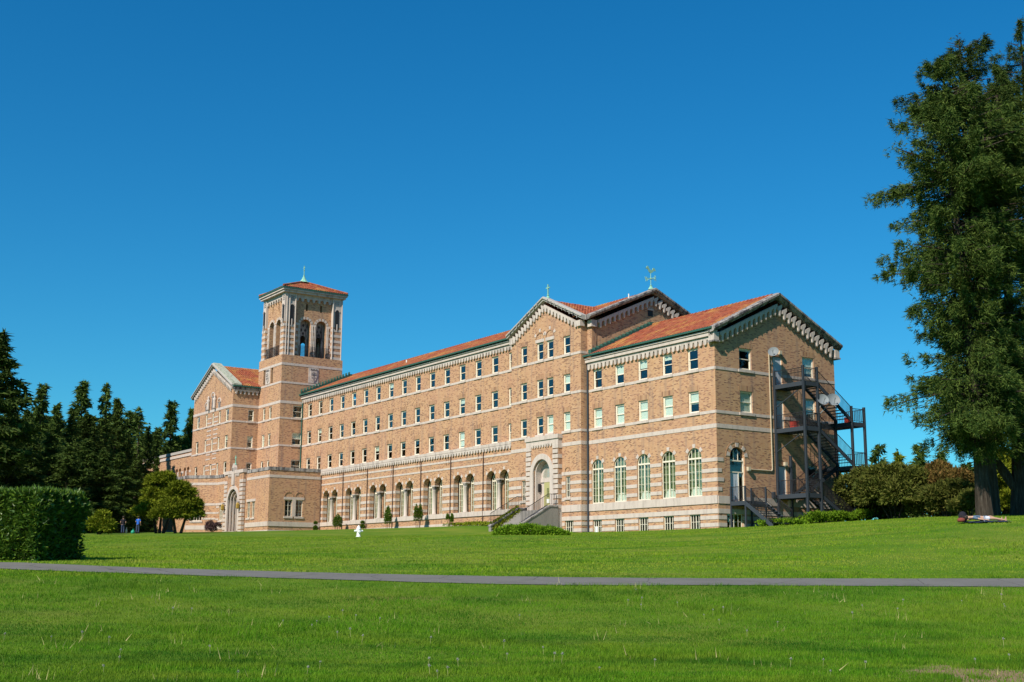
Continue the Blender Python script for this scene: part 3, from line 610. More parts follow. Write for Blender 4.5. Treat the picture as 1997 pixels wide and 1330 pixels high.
def shield(F_, ac, zc, w):
    o = F_.box('emblem_panel', 'stone', ac-w/2, ac+w/2, -.05, .03, zc-.95, zc+.95)
    mb = MB(); pts = [(ac-w*.34, zc+.55), (ac+w*.34, zc+.55), (ac+w*.34, zc-.1), (ac+w*.22, zc-.55), (ac, zc-.8), (ac-w*.22, zc-.55), (ac-w*.34, zc-.1)]
    F_.prism(mb, pts, -.12, -.05); mb.build('shield', M['stone'], o)
    mb = MB(); F_.prism(mb, [(ac-w*.03, zc-.6), (ac+w*.03, zc-.6), (ac+w*.03, zc+.45), (ac-w*.03, zc+.45)], -.16, -.12); F_.prism(mb, [(ac-w*.26, zc+.05), (ac+w*.26, zc+.05), (ac+w*.26, zc+.12), (ac-w*.26, zc+.12)], -.155, -.12)
    for k in range(3): F_.prism(mb, [(ac-w*.3+k*w*.24, zc+.66), (ac-w*.14+k*w*.24, zc+.66), (ac-w*.14+k*w*.24, zc+.84), (ac-w*.3+k*w*.24, zc+.84)], -.14, -.05)
    for x, z in ((-.18, .3), (.18, .3), (-.15, -.25), (.15, -.25)): F_.prism(mb, [(ac+x*w-.07, zc+z-.08), (ac+x*w+.07, zc+z-.08), (ac+x*w, zc+z+.12)], -.15, -.12)
    mb.build('shield_charges', M['coping'], o)
shield(TS, 1.25, 24.3, 1.35); shield(T, 77.53, 24.3, 1.4)
# belfry stage
TB = {'W': (Frame('W', -2.85+.35), [76.05, 78.15], 74.3, 79.7), 'S': (Frame('S', 73.6+.35), [.2, 2.35], -1.5, 3.75), 'E': (Frame('E', 5.05-.35), [76.05, 78.15], 74.3, 79.7), 'N': (Frame('N', 80.4-.35), [.2, 2.35], -1.5, 3.75)}
for k, (F_, cs, a0, a1) in TB.items():
    F_.wall(a0-.2, a1+.2, 26.5, 34.2, [(c-.70, c+.70, 26.7, 31.42, 1) for c in cs]+[(c-.13+(.1 if c < 2.3 or 76 < c < 77 else -.1), c+.13+(.1 if c < 2.3 or 76 < c < 77 else -.1), 32.5, 33.4) for c in cs], .85)
    for c in cs:       # tracery with three lozenges over a small arch
        n = 10; lo = arch_poly(c-.34, c+.34, 26.7, 29.1, .34, n); ou = arch_poly(c-.70, c+.70, 26.7, 30.72, .70, n)
        mb = MB()
        for d0 in (.70, .80): mb.add([(F_.sg*a, d0, z) for a, z in ou]+[(F_.sg*a, d0, z) for a, z in lo], [(i, i+1, len(ou)+i+1, len(ou)+i) for i in range(len(ou)-1)])
        F_.put('tracery', mb, 'coping')  # dark stone stands in for the shade inside the arches
        mb = MB()
        for x, z in ((0, 30.75), (-.27, 30.15), (.27, 30.15), (0, 29.72)): F_.prism(mb, [(c+x, z-.24), (c+x+.17, z), (c+x, z+.24), (c+x-.17, z)], .69, .70)
        F_.put('tracery_opening', mb, 'iron')
        F_.voussoirs(c, 30.72, .70, .34, (25, 50, 75, 105, 130, 155), name='arch_stone')
        mb = MB()
        for sgn in (-1, 1):
            for j, dd in ((.78, -.03), (.95, -.06)): F_.put('colonnette', MB().tube((F_.sg*(c+sgn*j), dd, 26.7), (F_.sg*(c+sgn*j), dd, 30.7), .055, n=6), 'stone')
    mb = MB(); am = (a0+a1)/2
    for i in range(6):
        if k in 'WS': z0 = 26.95+i*.72; F_.bands(z0, z0+.32, a0, a1, [(c-.7, c+.7) for c in cs], joint=1)
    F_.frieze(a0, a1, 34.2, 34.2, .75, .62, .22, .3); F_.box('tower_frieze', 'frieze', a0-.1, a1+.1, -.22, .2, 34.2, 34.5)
    mb = MB(); c0, c1 = cs[0]-1.0, cs[1]+1.0
    for cc in cs:
        l, r = cc-.98, cc+.98; N = 13
        for i in range(N+1): x = l+(r-l)*i/N; mb.bar((F_.sg*x, -.30, 26.72), (F_.sg*x, -.30, 27.95), .03, .03)
        for i in range(8): z = 26.75+1.2*i/7; mb.bar((F_.sg*l, -.30, z), (F_.sg*r, -.30, z), .03, .03)
        for x in (l, r): mb.bar((F_.sg*x, -.30, 27.9), (F_.sg*x, .1, 27.9), .04, .04); mb.bar((F_.sg*x, -.30, 26.75), (F_.sg*x, .1, 26.75), .04, .04)
    if k in 'WS': F_.put('balcony_railing', mb, 'iron')
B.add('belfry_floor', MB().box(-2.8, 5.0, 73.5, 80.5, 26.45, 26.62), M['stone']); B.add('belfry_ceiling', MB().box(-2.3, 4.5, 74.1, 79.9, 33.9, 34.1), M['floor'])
for (v0, v1), (u0, u1) in (((-2.85, -1.32), (73.6, 74.55)), ((3.68, 5.05), (73.6, 74.55)), ((-2.85, -1.32), (79.45, 80.4)), ((3.68, 5.05), (79.45, 80.4))):
    pier = B.add('corner_pier', MB().box(v0, v1, u0, u1, 26.5, 30.8), M['brick'])
    for i in range(6): z0 = 26.62+i*.72; MB().box(v0-.03, v1+.03, u0-.03, u1+.03, z0, z0+.33).build('stone_course', M['stone'], pier)
    MB().box(v0+.02, v1-.02, u0+.02, u1-.02, 30.8, 34.5).build('pier_head', M['stone'], pier)
for F_, c in ((TS, -1.85), (TS, 4.33), (T, 74.0), (T, 79.95)):
    dd = .2 if F_ is TS else .15; cb = c
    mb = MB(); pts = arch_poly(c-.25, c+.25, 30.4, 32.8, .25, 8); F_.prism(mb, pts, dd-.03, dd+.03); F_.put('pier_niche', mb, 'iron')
    mb = MB(); F_.ring(mb, c, 32.8, .25, .36, dd-.06, dd+.03); mb.box(F_.sg*(c-.06), F_.sg*(c+.06), dd-.1, dd, 30.4, 31.2); F_.put('niche_arch', mb, 'stone')
    mb = MB()
    for i in range(3):
        for j in range(3): mb.box(F_.sg*(c-.28+i*.2), F_.sg*(c-.16+i*.2), dd-.02, dd+.03, 33.55+j*.24, 33.68+j*.24)
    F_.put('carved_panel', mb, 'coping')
for v in (-2.55, -2.2, -1.4, 3.75, 5.0): B.add('corner_colonnette', MB().tube((v, 73.56, 26.6), (v, 73.56, 34.4), .07), M['stone'])
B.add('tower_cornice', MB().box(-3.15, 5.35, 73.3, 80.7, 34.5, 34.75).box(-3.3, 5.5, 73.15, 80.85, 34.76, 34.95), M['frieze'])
B.add('tower_gutter', MB().box(-3.38, 5.58, 73.07, 80.93, 34.96, 35.12), M['copper'])
VC, UC = 1.1, 77.0
for o_, e, L, s, run in (((-3.32, 73.13, 35.1), (1, 0, 0), 8.84, (0, 1, 0), 3.87), ((-3.32, 80.87, 35.1), (1, 0, 0), 8.84, (0, -1, 0), 3.87), ((-3.32, 73.13, 35.1), (0, 1, 0), 7.74, (1, 0, 0), 4.42), ((5.52, 73.13, 35.1), (0, 1, 0), 7.74, (-1, 0, 0), 4.42)):
    tile_roof(o_, e, L, s, run, 1.75, keep=lambda a, t, L=L: L/2*t-.05 < a < L-L/2*t+.05)
mb = MB()
for v, u in ((-3.32, 73.13), (5.52, 73.13), (-3.32, 80.87), (5.52, 80.87)): mb.tube((v, u, 35.26), (VC, UC, 37.0), .13, .12, 8)
B.add('hip_tiles', mb, M['tile'])
TS.put('corner_downpipe', MB().tube((-.12, -.14, 3.6), (-.12, -.14, 21.6), .07), 'copper')

# ---- left pavilion
Lp = Frame('W', -6.45); LS = Frame('S', 80.1); LC = 87.3
lw = [(92.2, 1.05), (89.15, .72), (86.8, .72), (84.48, .72), (81.9, 1.05)]
Lp.wall(80.1, 94.1, 3, 22.6, [(c-w/2, c+w/2, z, z+1.6) for c, w in lw for z in ROWS], .22, [[(80.1, 22.6), (94.1, 22.6), (94.1, 22.7), (LC, 26.1), (80.1, 22.7)]])
for c, w_ in lw:
    for z in ROWS: Lp.window(c, z, w_, 1.6, .4 if c < 84 and z == 15.5 else None)
for z0, z1 in ((20.55, 20.88),): Lp.bands(z0, z1, 80.1, 94.1)
for z0 in (18.64, 15.29): Lp.bands(z0, z0+.21, 80.1, 94.1)
for z0 in (19.1, 19.7, 16.3, 17.0, 17.5, 13.0, 13.6, 14.4, 15.0, 18.1): Lp.bands(z0, z0+.16, 84.95, 88.7, [(86.4, 87.2)])
for c, t in ((89.3, 22.1), (87.1, 23.2), (84.75, 22.2)):
    mb = MB(); Lp.ring(mb, c, t-.6, .45, .6, -.07, .03); Lp.put('blind_arch', mb, 'stone'); Lp.box('blind_arch_back', 'coping', c-.4, c+.4, -.015, .02, 20.9, t-.55)
for c, t in ((88.2, 22.3), (86.0, 22.7)):
    mb = MB(); mb.lathe([(.2, 0), (.24, .15), (.2, .4), (.22, 1.1), (.26, 1.35), (.1, 1.45), (.13, 1.6), (.14, 1.75), (.05, 1.9)], (Lp.sg*c, -.2, 20.85), 8); Lp.put('statue', mb, 'stone', True)
SLP = .475
Lp.frieze(80.5, LC, 23.0, 23.0+SLP*6.8, .5, .65, .16); Lp.frieze(93.8, LC, 23.0, 23.0+SLP*6.5, .5, .65, .16)
for a0 in (80.0, 95.0): Lp.rake(a0 if a0 < 81 else 94.7, 23.32, LC, 26.95, CP2, 'cement')
LS.wall(-6.45, 6, 11, 23.2, [(-4.4, -3.6, z, z+1.5) for z in ROWS], .25)
for z in ROWS: LS.window(-4.0, z, .8, 1.5, .4 if z == 15.5 else None)
for z0, z1 in ((20.55, 20.88), (18.64, 18.85), (15.29, 15.5)): LS.bands(z0, z1, -6.45, -3.02)
LS.frieze(-6.4, -3.1, 22.75, 22.75, .52, .62, .22, .2); LS.box('cornice', 'coping', -6.5, -3.02, -.3, .1, 22.76, 23.05); LS.box('gutter', 'copper', -6.6, -3.02, -.5, -.1, 23.06, 23.24)
tile_roof((-5.6, 79.75, 23.2), (1, 0, 0), 13, (0, 1, 0), 7.5, 3.5); tile_roof((-5.6, 94.85, 23.2), (1, 0, 0), 13, (0, -1, 0), 7.5, 3.5, name='back_roof', plain=True)
B.add('stone_coping_slab', MB().loft([(-6.6, 79.7, 23.26), (-5.55, 79.7, 23.26), (-5.55, 79.7, 23.45), (-6.6, 79.7, 23.45)], [(-6.6, LC, 26.88), (-5.55, LC, 26.88), (-5.55, LC, 27.07), (-6.6, LC, 27.07)]), M['lichen'])
Frame('N', 94.1).wall(-6.45, 6, 3, 23, gables=[])
# ---- entrance block in front of the tower
N_ = Frame('W', -7.0); NS = Frame('S', 66.3)
N_.wall(66.3, 82.6, 2.8, 12.0, [(70.35, 71.2, 6.45, 8.3), (71.75, 72.6, 6.45, 8.3), (80.3, 81.6, 6.45, 8.3), (76.1-1.8, 76.1+1.8, 4.9, 10.2, 1)], .2)
for c, w_ in ((70.78, .85), (72.18, .85), (80.95, 1.3)): N_.window(c, 6.45, w_, 1.85, None, True, 'grid')
NS.wall(-7.0, -.5, 2.8, 12.0, [(-5.0, -4.1, 6.5, 8.4), (-3.65, -2.78, 6.5, 8.4)], .25)
for c in (-4.55, -3.21): NS.window(c, 6.5, .88, 1.9, None, True, 'grid')
for c in (-4.55, -3.21): mb = MB(); NS.ring(mb, c, 8.75, .5, .6, -.05, .02); NS.put('blind_arch', mb, 'soldier')
NS.box('stone_mullion', 'stone', -4.08, -3.67, -.06, .1, 6.5, 8.42); NS.box('stone_lintel', 'stone', -5.15, -2.6, -.05, .04, 8.42, 8.72)
N_.box('stone_lintel', 'stone', 70.1, 72.8, -.04, .04, 8.32, 8.62); N_.box('stone_lintel', 'stone', 80.2, 82.6, -.04, .04, 8.32, 8.62)
for F_, a0, a1, gp in ((N_, 66.304, 82.6, [(73.0, 79.0)]), (NS, -7.0, -.55, [])):
    F_.bands(10.88, 11.19, a0, a1, gp); F_.bands(5.36, 5.88, a0, a1, gp, .06); F_.bands(4.4, 4.93, a0, a1, gp, .04)
    mb = MB(); segs = [(a0, a1)] if not gp else [(a0, 73.0), (79.0, a1)]
    for p, q in segs: mb.box(F_.sg*p, F_.sg*q, -.06, .3, 11.72, 12.1)
    F_.put('parapet_coping', mb, 'coping')
for z0 in (8.0, 7.3, 6.5): N_.bands(z0, z0+.22, 79.0, 82.6, [(80.25, 81.65)])
Dc = Frame('D', -7.0, 82.6)
Dc.wall(0, 4.05, 2.8, 12.0, [(1.9, 3.3, 6.45, 8.3)], .2); Dc.window(2.6, 6.45, 1.4, 1.85, None, True, 'grid')
for z0, z1 in ((10.88, 11.19), (8.34, 8.62), (5.36, 5.88), (4.4, 4.93)): Dc.bands(z0, z1, 0.02, 4.05)
for z0 in (7.3, 6.6): Dc.bands(z0, z0+.22, 0.02, 4.05, [(1.85, 3.35)])
mb = MB(); Dc.ring(mb, 2.6, 8.9, .95, 1.05, -.05, .02); Dc.put('blind_arch', mb, 'soldier')
Dc.put('parapet_coping', MB().box(-4.1, 0, -.06, .3, 11.72, 12.1), 'coping')
D2 = Frame('W', -7.0-2.864); D2.wall(85.464, 90.0, 2.8, 12.0); D2.bands(10.88, 11.19, 85.47, 90); D2.put('parapet_coping', MB().box(-90, -85.5, -.06, .3, 11.72, 12.1), 'coping')
Frame('N', 90).wall(-9.864, -6, 2.8, 12.0)
B.add('terrace_roof', MB().box(-6.9, -.1, 66.4, 82.5, 11.4, 11.5).box(-.4, .0, 26.3, 66.3, 11.4, 11.5), M['cement'])
# west entrance
V_ = Frame('W', -7.4); EO = 76.1
V_.wall(73.15, 79.0, 2.8, 12.2, [(EO-1.75, EO+1.75, 5.0, 10.15, 1)], .5, name='portal_wall'); Frame('S', 73.15).wall(-7.4, -7.0, 2.8, 12.2, name='portal_side'); V_.box('portal_coping', 'stone', 73.05, 79.1, -.12, .4, 11.85, 12.25)
V_.frieze(74.3, 75.5, 11.8, 11.8, .3, .35, .1, .14); V_.frieze(76.7, 77.9, 11.8, 11.8, .3, .35, .1, .14)
for a0, a1 in ((73.12, 74.15), (78.1, 79.02)):
    for k in range(13): z = 4.7+k*.5; V_.box('quoin', 'stone', a0, a1, -.08, .3, z, z+.36)
for j in range(4):
    r0 = 1.75-j*.26; mb = MB(); V_.ring(mb, EO, 8.4, r0-.14, r0+(.3 if j == 0 else 0), -.1+j*.28, .1+j*.28, 0, 180, 14)
    for sgn in (-1, 1): l, r = sorted((EO+sgn*(r0-.14), EO+sgn*(r0+(.3 if j == 0 else 0)))); mb.box(V_.sg*l, V_.sg*r, -.1+j*.28, .1+j*.28, 5.0, 8.4)
    V_.put('stepped_arch', mb, 'stone')
V_.box('porch_back', 'stone', EO-1.75, EO+1.75, 1.1, 1.2, 4.8, 10.3); V_.box('door', 'iron', EO-.75, EO+.75, 1.02, 1.1, 5.0, 7.8); V_.box('fanlight', 'glass', EO-.75, EO+.75, 1.04, 1.09, 7.9, 8.9)
mb = MB(); V_.prism(mb, [(EO-.35, 10.5), (EO+.35, 10.5), (EO+.35, 12.6), (EO, 13.1), (EO-.35, 12.6)], -.2, .2); V_.put('niche_stone', mb, 'stone'); V_.box('niche_recess', 'iron', EO-.13, EO+.13, -.22, -.1, 12.15, 12.55)
for k in range(3): V_.box('step', 'cement', 74.2-.1*k, 78.0+.1*k, -.5-.3*k, -.08 if k == 0 else -.5-.3*(k-1), 4.0, 4.95-.18*k)
# ---- far left wing
FL = Frame('W', -6.3); fr_ = []
for c in (112.05, 110.0, 107.8, 102.5, 99.4, 96.2): fr_ += [c-.62, c+.62]
fh = [(c-.45, c+.45, 12.0, 14.08, 1) for c in fr_]
FL.wall(94.1, 114.9, 3, 16.3, fh, .3)
for c in (112.05, 110.0, 107.8, 102.5, 99.4, 96.2): FL.put('column', MB().tube((-c, .0, 12.0), (-c, .0, 13.5), .14, n=8), 'stone')
FL.put('recess_back', MB().box(-114.5, -94.3, .3, .36, 11.5, 14.5), 'brick')
FL.bands(15.5, 15.85, 94.2, 114.9, proud=.1); FL.bands(13.3, 13.6, 94.2, 114.9, [(c-.45, c+.45) for c in fr_]); FL.box('parapet_coping', 'cement', 94.2, 114.95, -.12, .4, 16.05, 16.4)
for z in (10.9, 5.4, 4.5): FL.bands(z, z+.35, 94.2, 114.9)
Frame('N', 114.9).wall(-6.3, 8, 3, 16.3); Frame('E', 8).wall(94.1, 114.9, 3, 16.3); B.add('terrace_roof', MB().box(-6.2, 7.9, 94.2, 114.8, 15.9, 16.0), M['cement'])

# ------------------------------------------------------------------ ground
CP = []
def cpix(px, py, Y): p = at(px, py, Y); CP.append((p.x, p.y, p.z))
def cw(x, y, z): CP.append((x, y, z))
for x in (-22, -11, 0, 11, 22): cw(x, 4, -.03); cw(x, 10, 0)
for px in (-250, 0, 350, 700, 1000, 1400, 1700, 1997, 2250): cpix(px, 1330, 18.3+.3*math.sin(px/300))
PATH_N = [(-900, 1080, 44.5), (-300, 1100, 40.9), (0, 1111, 38.6), (300, 1120, 37.0), (700, 1132, 35.2), (1000, 1142.5, 34.2), (1400, 1140.5, 34.4), (1700, 1143, 34.6), (1997, 1145, 34.8), (2300, 1147, 35), (2700, 1149, 35.2)]
PATH_F = [(-900, 1066, 47.2), (-300, 1088, 43.4), (0, 1098, 41.0), (300, 1109, 39.4), (700, 1120, 37.5), (1000, 1126.5, 36.4), (1400, 1130, 36.5), (1700, 1129.5, 36.8), (1997, 1129.5, 37.0), (2300, 1130, 37.2), (2700, 1131, 37.4)]
for p in PATH_N+PATH_F: cpix(*p)
for px, py, Y in ((200, 1225, 26), (600, 1232, 26), (1000, 1240, 26), (1500, 1243, 26), (1900, 1243, 26)): cpix(px, py-1, Y)
def cb(u, v, z): p = bw(u, v, z); CP.append(tuple(p))
for u, z in ((-14, 3.5), (-6, 3.35), (0, 3.42), (6, 3.42), (12, 3.45), (16.5, 3.5)): cb(u, -1.5, z)
cb(20.8, -3.5, 3.75); cb(24, -6, 3.6)
for u, z in ((29, 4.5), (38, 4.62), (50, 4.75), (62, 4.85)): cb(u, -1.2, z)
for u, z in ((70, 4.72), (80, 4.75), (92, 4.7), (112, 4.6)): cb(u, -10.5, z)
for v, z in ((4, 3.7), (8, 4.05), (12.5, 4.3)): cb(-3, v, z)
for u in (20, 45, 70, 100, 140): cb(u, 20, 4.7); cb(u, 60, 5)
cpix(268, 1041, 132); cpix(180, 1040, 120); cpix(180, 1037, 160); cpix(60, 1040, 120); cpix(400, 1041, 118)
cpix(1920, 1018, 58); cpix(1990, 1016, 60); cpix(1750, 1024, 62); cpix(1930, 1007, 76); cpix(1800, 1011, 95); cpix(2200, 1005, 80); cpix(1995, 1003, 90)
cpix(700, 1047, 79); cpix(1000, 1045, 66); cpix(500, 1062, 66); cpix(1300, 1060, 62); cpix(200, 1066, 66); cpix(1700, 1060, 50); cpix(1250, 1044, 80)
cpix(75, 1092, 41.7); cpix(180, 1092, 44.2); cpix(-100, 1086, 47)
for x, y, z in ((-90, 110, 5.2), (-140, 160, 5.5), (-100, 230, 6), (0, 260, 6), (100, 200, 6), (90, 110, 5.6), (60, 76, 5.4), (-60, 60, 3.4), (-50, 30, 1.2), (50, 30, .6), (60, 50, 2.5), (-160, 60, 3), (160, 60, 4), (0, 400, 6), (-250, 300, 6), (250, 300, 6)): cw(x, y, z)
CPn = np.array(CP); Pn, Zn = CPn[:, :2], CPn[:, 2]
def tps(d2): return np.where(d2 > 1e-9, .5*d2*np.log(np.maximum(d2, 1e-9)), 0)
_n = len(Pn); _A = np.zeros((_n+3, _n+3)); _A[:_n, :_n] = tps(((Pn[:, None]-Pn[None])**2).sum(-1))+np.eye(_n)*6.0
_A[:_n, _n] = 1; _A[:_n, _n+1:] = Pn; _A[_n, :_n] = 1; _A[_n+1:, :_n] = Pn.T
_W = np.linalg.solve(_A, np.concatenate([Zn, [0, 0, 0]]))
def gz(P):
    P = np.atleast_2d(np.asarray(P, float)); out = np.zeros(len(P))
    for i in range(0, len(P), 20000):
        q = P[i:i+20000]; out[i:i+20000] = tps(((q[:, None]-Pn[None])**2).sum(-1))@_W[:_n]+_W[_n]+q@_W[_n+1:]
    return out
GXS = np.concatenate([np.arange(-150, -60, 6), np.arange(-60, 60.1, 1.2), np.arange(66, 151, 6)]); GYS = np.concatenate([np.arange(-8, 60, .8), np.arange(60, 130, 1.6), np.arange(130, 301, 8)])
gx, gy = np.meshgrid(GXS, GYS); GZ_ = gz(np.stack([gx.ravel(), gy.ravel()], 1)).reshape(gx.shape)
fade = np.clip((np.maximum(np.abs(gx)-70, gy-190))/60, 0, 1); GZ_ = GZ_*(1-fade)+5.8*fade; fb = np.clip((4-gy)/8, 0, 1); GZ_ = GZ_*(1-fb)+0*fb
def ground(x, y):           # bilinear height of the ground mesh
    x, y = np.asarray(x, float), np.asarray(y, float)
    i = np.clip(np.searchsorted(GXS, x)-1, 0, len(GXS)-2); j = np.clip(np.searchsorted(GYS, y)-1, 0, len(GYS)-2)
    fx = np.clip((x-GXS[i])/(GXS[i+1]-GXS[i]), 0, 1); fy = np.clip((y-GYS[j])/(GYS[j+1]-GYS[j]), 0, 1)
    return (GZ_[j, i]*(1-fx)+GZ_[j, i+1]*fx)*(1-fy)+(GZ_[j+1, i]*(1-fx)+GZ_[j+1, i+1]*fx)*fy
def gpt(x, y): return Vector((x, y, float(ground(x, y))))
def np_mesh(name, V, F, m, smooth=False):
    V = np.asarray(V, np.float32); F = np.asarray(F, np.int32); me = bpy.data.meshes.new(name)
    me.vertices.add(len(V)); me.vertices.foreach_set('co', V.ravel()); k = F.shape[1]
    me.loops.add(F.size); me.loops.foreach_set('vertex_index', F.ravel())
    me.polygons.add(len(F)); me.polygons.foreach_set('loop_start', np.arange(0, F.size, k, dtype=np.int32))
    if smooth: me.polygons.foreach_set('use_smooth', np.ones(len(F), bool))
    me.materials.append(m); me.update(calc_edges=True); return me
def obj(name, me, parent=None, loc=(0, 0, 0), rz=0):
    o = bpy.data.objects.new(name, me); C.objects.link(o); o.parent = parent; o.location = loc; o.rotation_euler = (0, 0, rz); return o
m = mat('lawn_soil', rough=.95, spec=.1); g = NG(m); o_ = g.obj()
bare = g.ramp(g.noise(o_, .16, 5, .6), [(.60, (0, 0, 0)), (.72, (1, 1, 1))])
lawn = g.mix(g.noise(o_, 2.2, 5, .7), (.060, .135, .008), (.10, .185, .012)); lawn = g.mix(g.ramp(g.noise(o_, .22, 5, .6), [(.42, (0, 0, 0)), (.66, (.8, .8, .8))]), lawn, (.165, .20, .026))
lawn = g.mix(g.ramp(g.noise(g.mapv(o_, (.12, .5, .2)), 1.0, 5, .65), [(.62, (0, 0, 0)), (.74, (.7, .7, .7))]), lawn, (.17, .125, .05)); vm = g.n('ShaderNodeVectorMath', operation='DISTANCE'); g.l(g.mapv(o_, (1, .8, 0)), vm.inputs[0]); vm.inputs[1].default_value = (7.5, 14.9, 0)
ad = g.n('ShaderNodeMath', operation='MULTIPLY_ADD'); g.l(g.noise(o_, 1.6, 5, .7), ad.inputs[0]); ad.inputs[1].default_value = -3.2; g.l(vm.outputs['Value'], ad.inputs[2])
lawn = g.mix(g.ramp(ad.outputs[0], [(0, (1, 1, 1)), (.35, (0, 0, 0))]), lawn, (.25, .17, .10)); g.base(lawn); g.bump(g.noise(o_, 9, 6, .7), .6, .05)
nx_, ny_ = len(GXS), len(GYS); idx = np.arange(nx_*ny_).reshape(ny_, nx_)
F = np.stack([idx[:-1, :-1].ravel(), idx[:-1, 1:].ravel(), idx[1:, 1:].ravel(), idx[1:, :-1].ravel()], 1)
tag(obj('lawn_ground', np_mesh('lawn_ground', np.stack([gx.ravel(), gy.ravel(), GZ_.ravel()], 1), F, m, True)), kind='structure')
fm = mat('far_ground', (.06, .09, .02), .95)
V = [(-5000, -3000), (5000, -3000), (5000, 5000), (-5000, 5000)]; r_ = [(-149, -7.5), (149, -7.5), (149, 299), (-149, 299)]
vv = [(x, y, (-.6 if y < 0 else 5.2)) for x, y in V]+[(x, y, (-.6 if y < 0 else 5.2)) for x, y in r_]
mb = MB(); mb.add(vv, [(0, 1, 5, 4), (1, 2, 6, 5), (2, 3, 7, 6), (3, 0, 4, 7)]); tag(mb.build('far_ground', fm), kind='structure')
# asphalt path
m = mat('asphalt', rough=.9, spec=.2); g = NG(m); o_ = g.obj()
_c = g.mix(g.noise(o_, 40, 4, .7), (.115, .11, .10), (.20, .19, .175)); _c = g.mix(g.ramp(g.noise(o_, .9, 5, .7), [(.45, (0, 0, 0)), (.7, (.5, .5, .5))]), _c, (.10, .094, .085))
_v = g.n('ShaderNodeTexVoronoi', Scale=.55, feature='DISTANCE_TO_EDGE'); _w = g.n('ShaderNodeMix', data_type='VECTOR'); _w.inputs[0].default_value = .12; _nz = g.n('ShaderNodeTexNoise', Scale=3.0); g.l(o_, _nz.inputs['Vector']); g.l(o_, _w.inputs[4]); g.l(_nz.outputs['Color'], _w.inputs[5]); g.l(_w.outputs[1], _v.inputs['Vector'])
g.base(g.mix(g.ramp(_v.outputs['Distance'], [(.0, (.75, .75, .75)), (.012, (0, 0, 0))]), _c, (.045, .042, .035))); g.bump(g.noise(o_, 90, 2), .3, .01)
pn = np.array([tuple(at(*p))[:2] for p in PATH_N]); pf = np.array([tuple(at(*p))[:2] for p in PATH_F])
xs = np.linspace(-26, 24, 120)
yn = np.interp(xs, pn[:, 0], pn[:, 1]); yf = np.interp(xs, pf[:, 0], pf[:, 1])
def smooth(a, k=9): p = np.pad(a, k, 'edge'); return np.convolve(p, np.ones(2*k+1)/(2*k+1), 'valid')
yn, yf = smooth(yn), smooth(yf); NP = 6
V = []; 
for i, x in enumerate(xs):
    for k in range(NP): y = yn[i]+(yf[i]-yn[i])*k/(NP-1)+(.03*math.sin(x*3.1)+.02*math.sin(x*7.7) if k in (0, NP-1) else 0); V.append((x, y, float(ground(x, y))+.018))
idx = np.arange(len(V)).reshape(len(xs), NP); F = np.stack([idx[:-1, :-1].ravel(), idx[1:, :-1].ravel(), idx[1:, 1:].ravel(), idx[:-1, 1:].ravel()], 1)
tag(obj('asphalt_path', np_mesh('asphalt_path', V, F, m, True)), kind='structure')
def on_path(x, y, mrg=0): return (y > np.interp(x, xs, yn)-mrg) & (y < np.interp(x, xs, yf)+mrg)

# ------------------------------------------------------------------ grass
def vnoise(x, y, s, seed=0):     # cheap smooth value noise
    rg = np.random.RandomState(seed); T = rg.rand(64, 64); x, y = x*s, y*s
    xi, yi = np.floor(x).astype(int), np.floor(y).astype(int); fx, fy = x-xi, y-yi; fx = fx*fx*(3-2*fx); fy = fy*fy*(3-2*fy)
    a, b, c, d = T[yi % 64, xi % 64], T[yi % 64, (xi+1) % 64], T[(yi+1) % 64, xi % 64], T[(yi+1) % 64, (xi+1) % 64]
    return (a*(1-fx)+b*fx)*(1-fy)+(c*(1-fx)+d*fx)*fy
def grass_mat(name, cs):
    m = mat(name, rough=.7, spec=.1); g = NG(m); o_ = g.obj(); ge = g.n('ShaderNodeNewGeometry')
    col = g.ramp(ge.outputs['Random Per Island'], [(0, cs[0]), (.5, cs[1]), (.93, cs[2]), (1, cs[3])])
    n = g.noise(g.mapv(o_, (.30, .8, .3)), .8, 6, .68); col = g.mix(g.ramp(n, [(.42, (0, 0, 0)), (.66, (.8, .8, .8))]), col, cs[4])
    n = g.noise(g.mapv(o_, (.4, 1, .4), (9, 4, 0)), .5, 6, .68, ); col = g.mix(g.ramp(n, [(.48, (0, 0, 0)), (.64, (.8, .8, .8))]), col, cs[5])
    n = g.noise(g.mapv(o_, (1, 1, .4), (3, 7, 0)), 1.5, 5, .7); col = g.mix(g.ramp(n, [(.50, (0, 0, 0)), (.66, (.6, .6, .6))]), col, cs[5])
    n = g.noise(g.mapv(o_, (.10, .35, .2), (5, 1, 0)), 1.0, 6, .7); col = g.mix(g.ramp(n, [(.60, (0, 0, 0)), (.72, (.55, .55, .55))]), col, (.27, .22, .075))
    g.base(col); tl = g.n('ShaderNodeBsdfTranslucent'); mx = g.n('ShaderNodeMixShader'); mx.inputs[0].default_value = .3
    g.l(col, tl.inputs[0]); g.l(g.b.outputs[0], mx.inputs[1]); g.l(tl.outputs[0], mx.inputs[2]); g.l(mx.outputs[0], g.t.nodes['Material Output'].inputs[0]); return m
GM = grass_mat('near_grass_blades', [(.060, .175, .006), (.098, .25, .008), (.155, .31, .012), (.30, .29, .09), (.20, .27, .020), (.018, .10, .006)])
GM2 = grass_mat('mown_grass_blades', [(.125, .25, .008), (.19, .325, .011), (.25, .38, .016), (.34, .32, .09), (.36, .35, .06), (.045, .17, .008)])
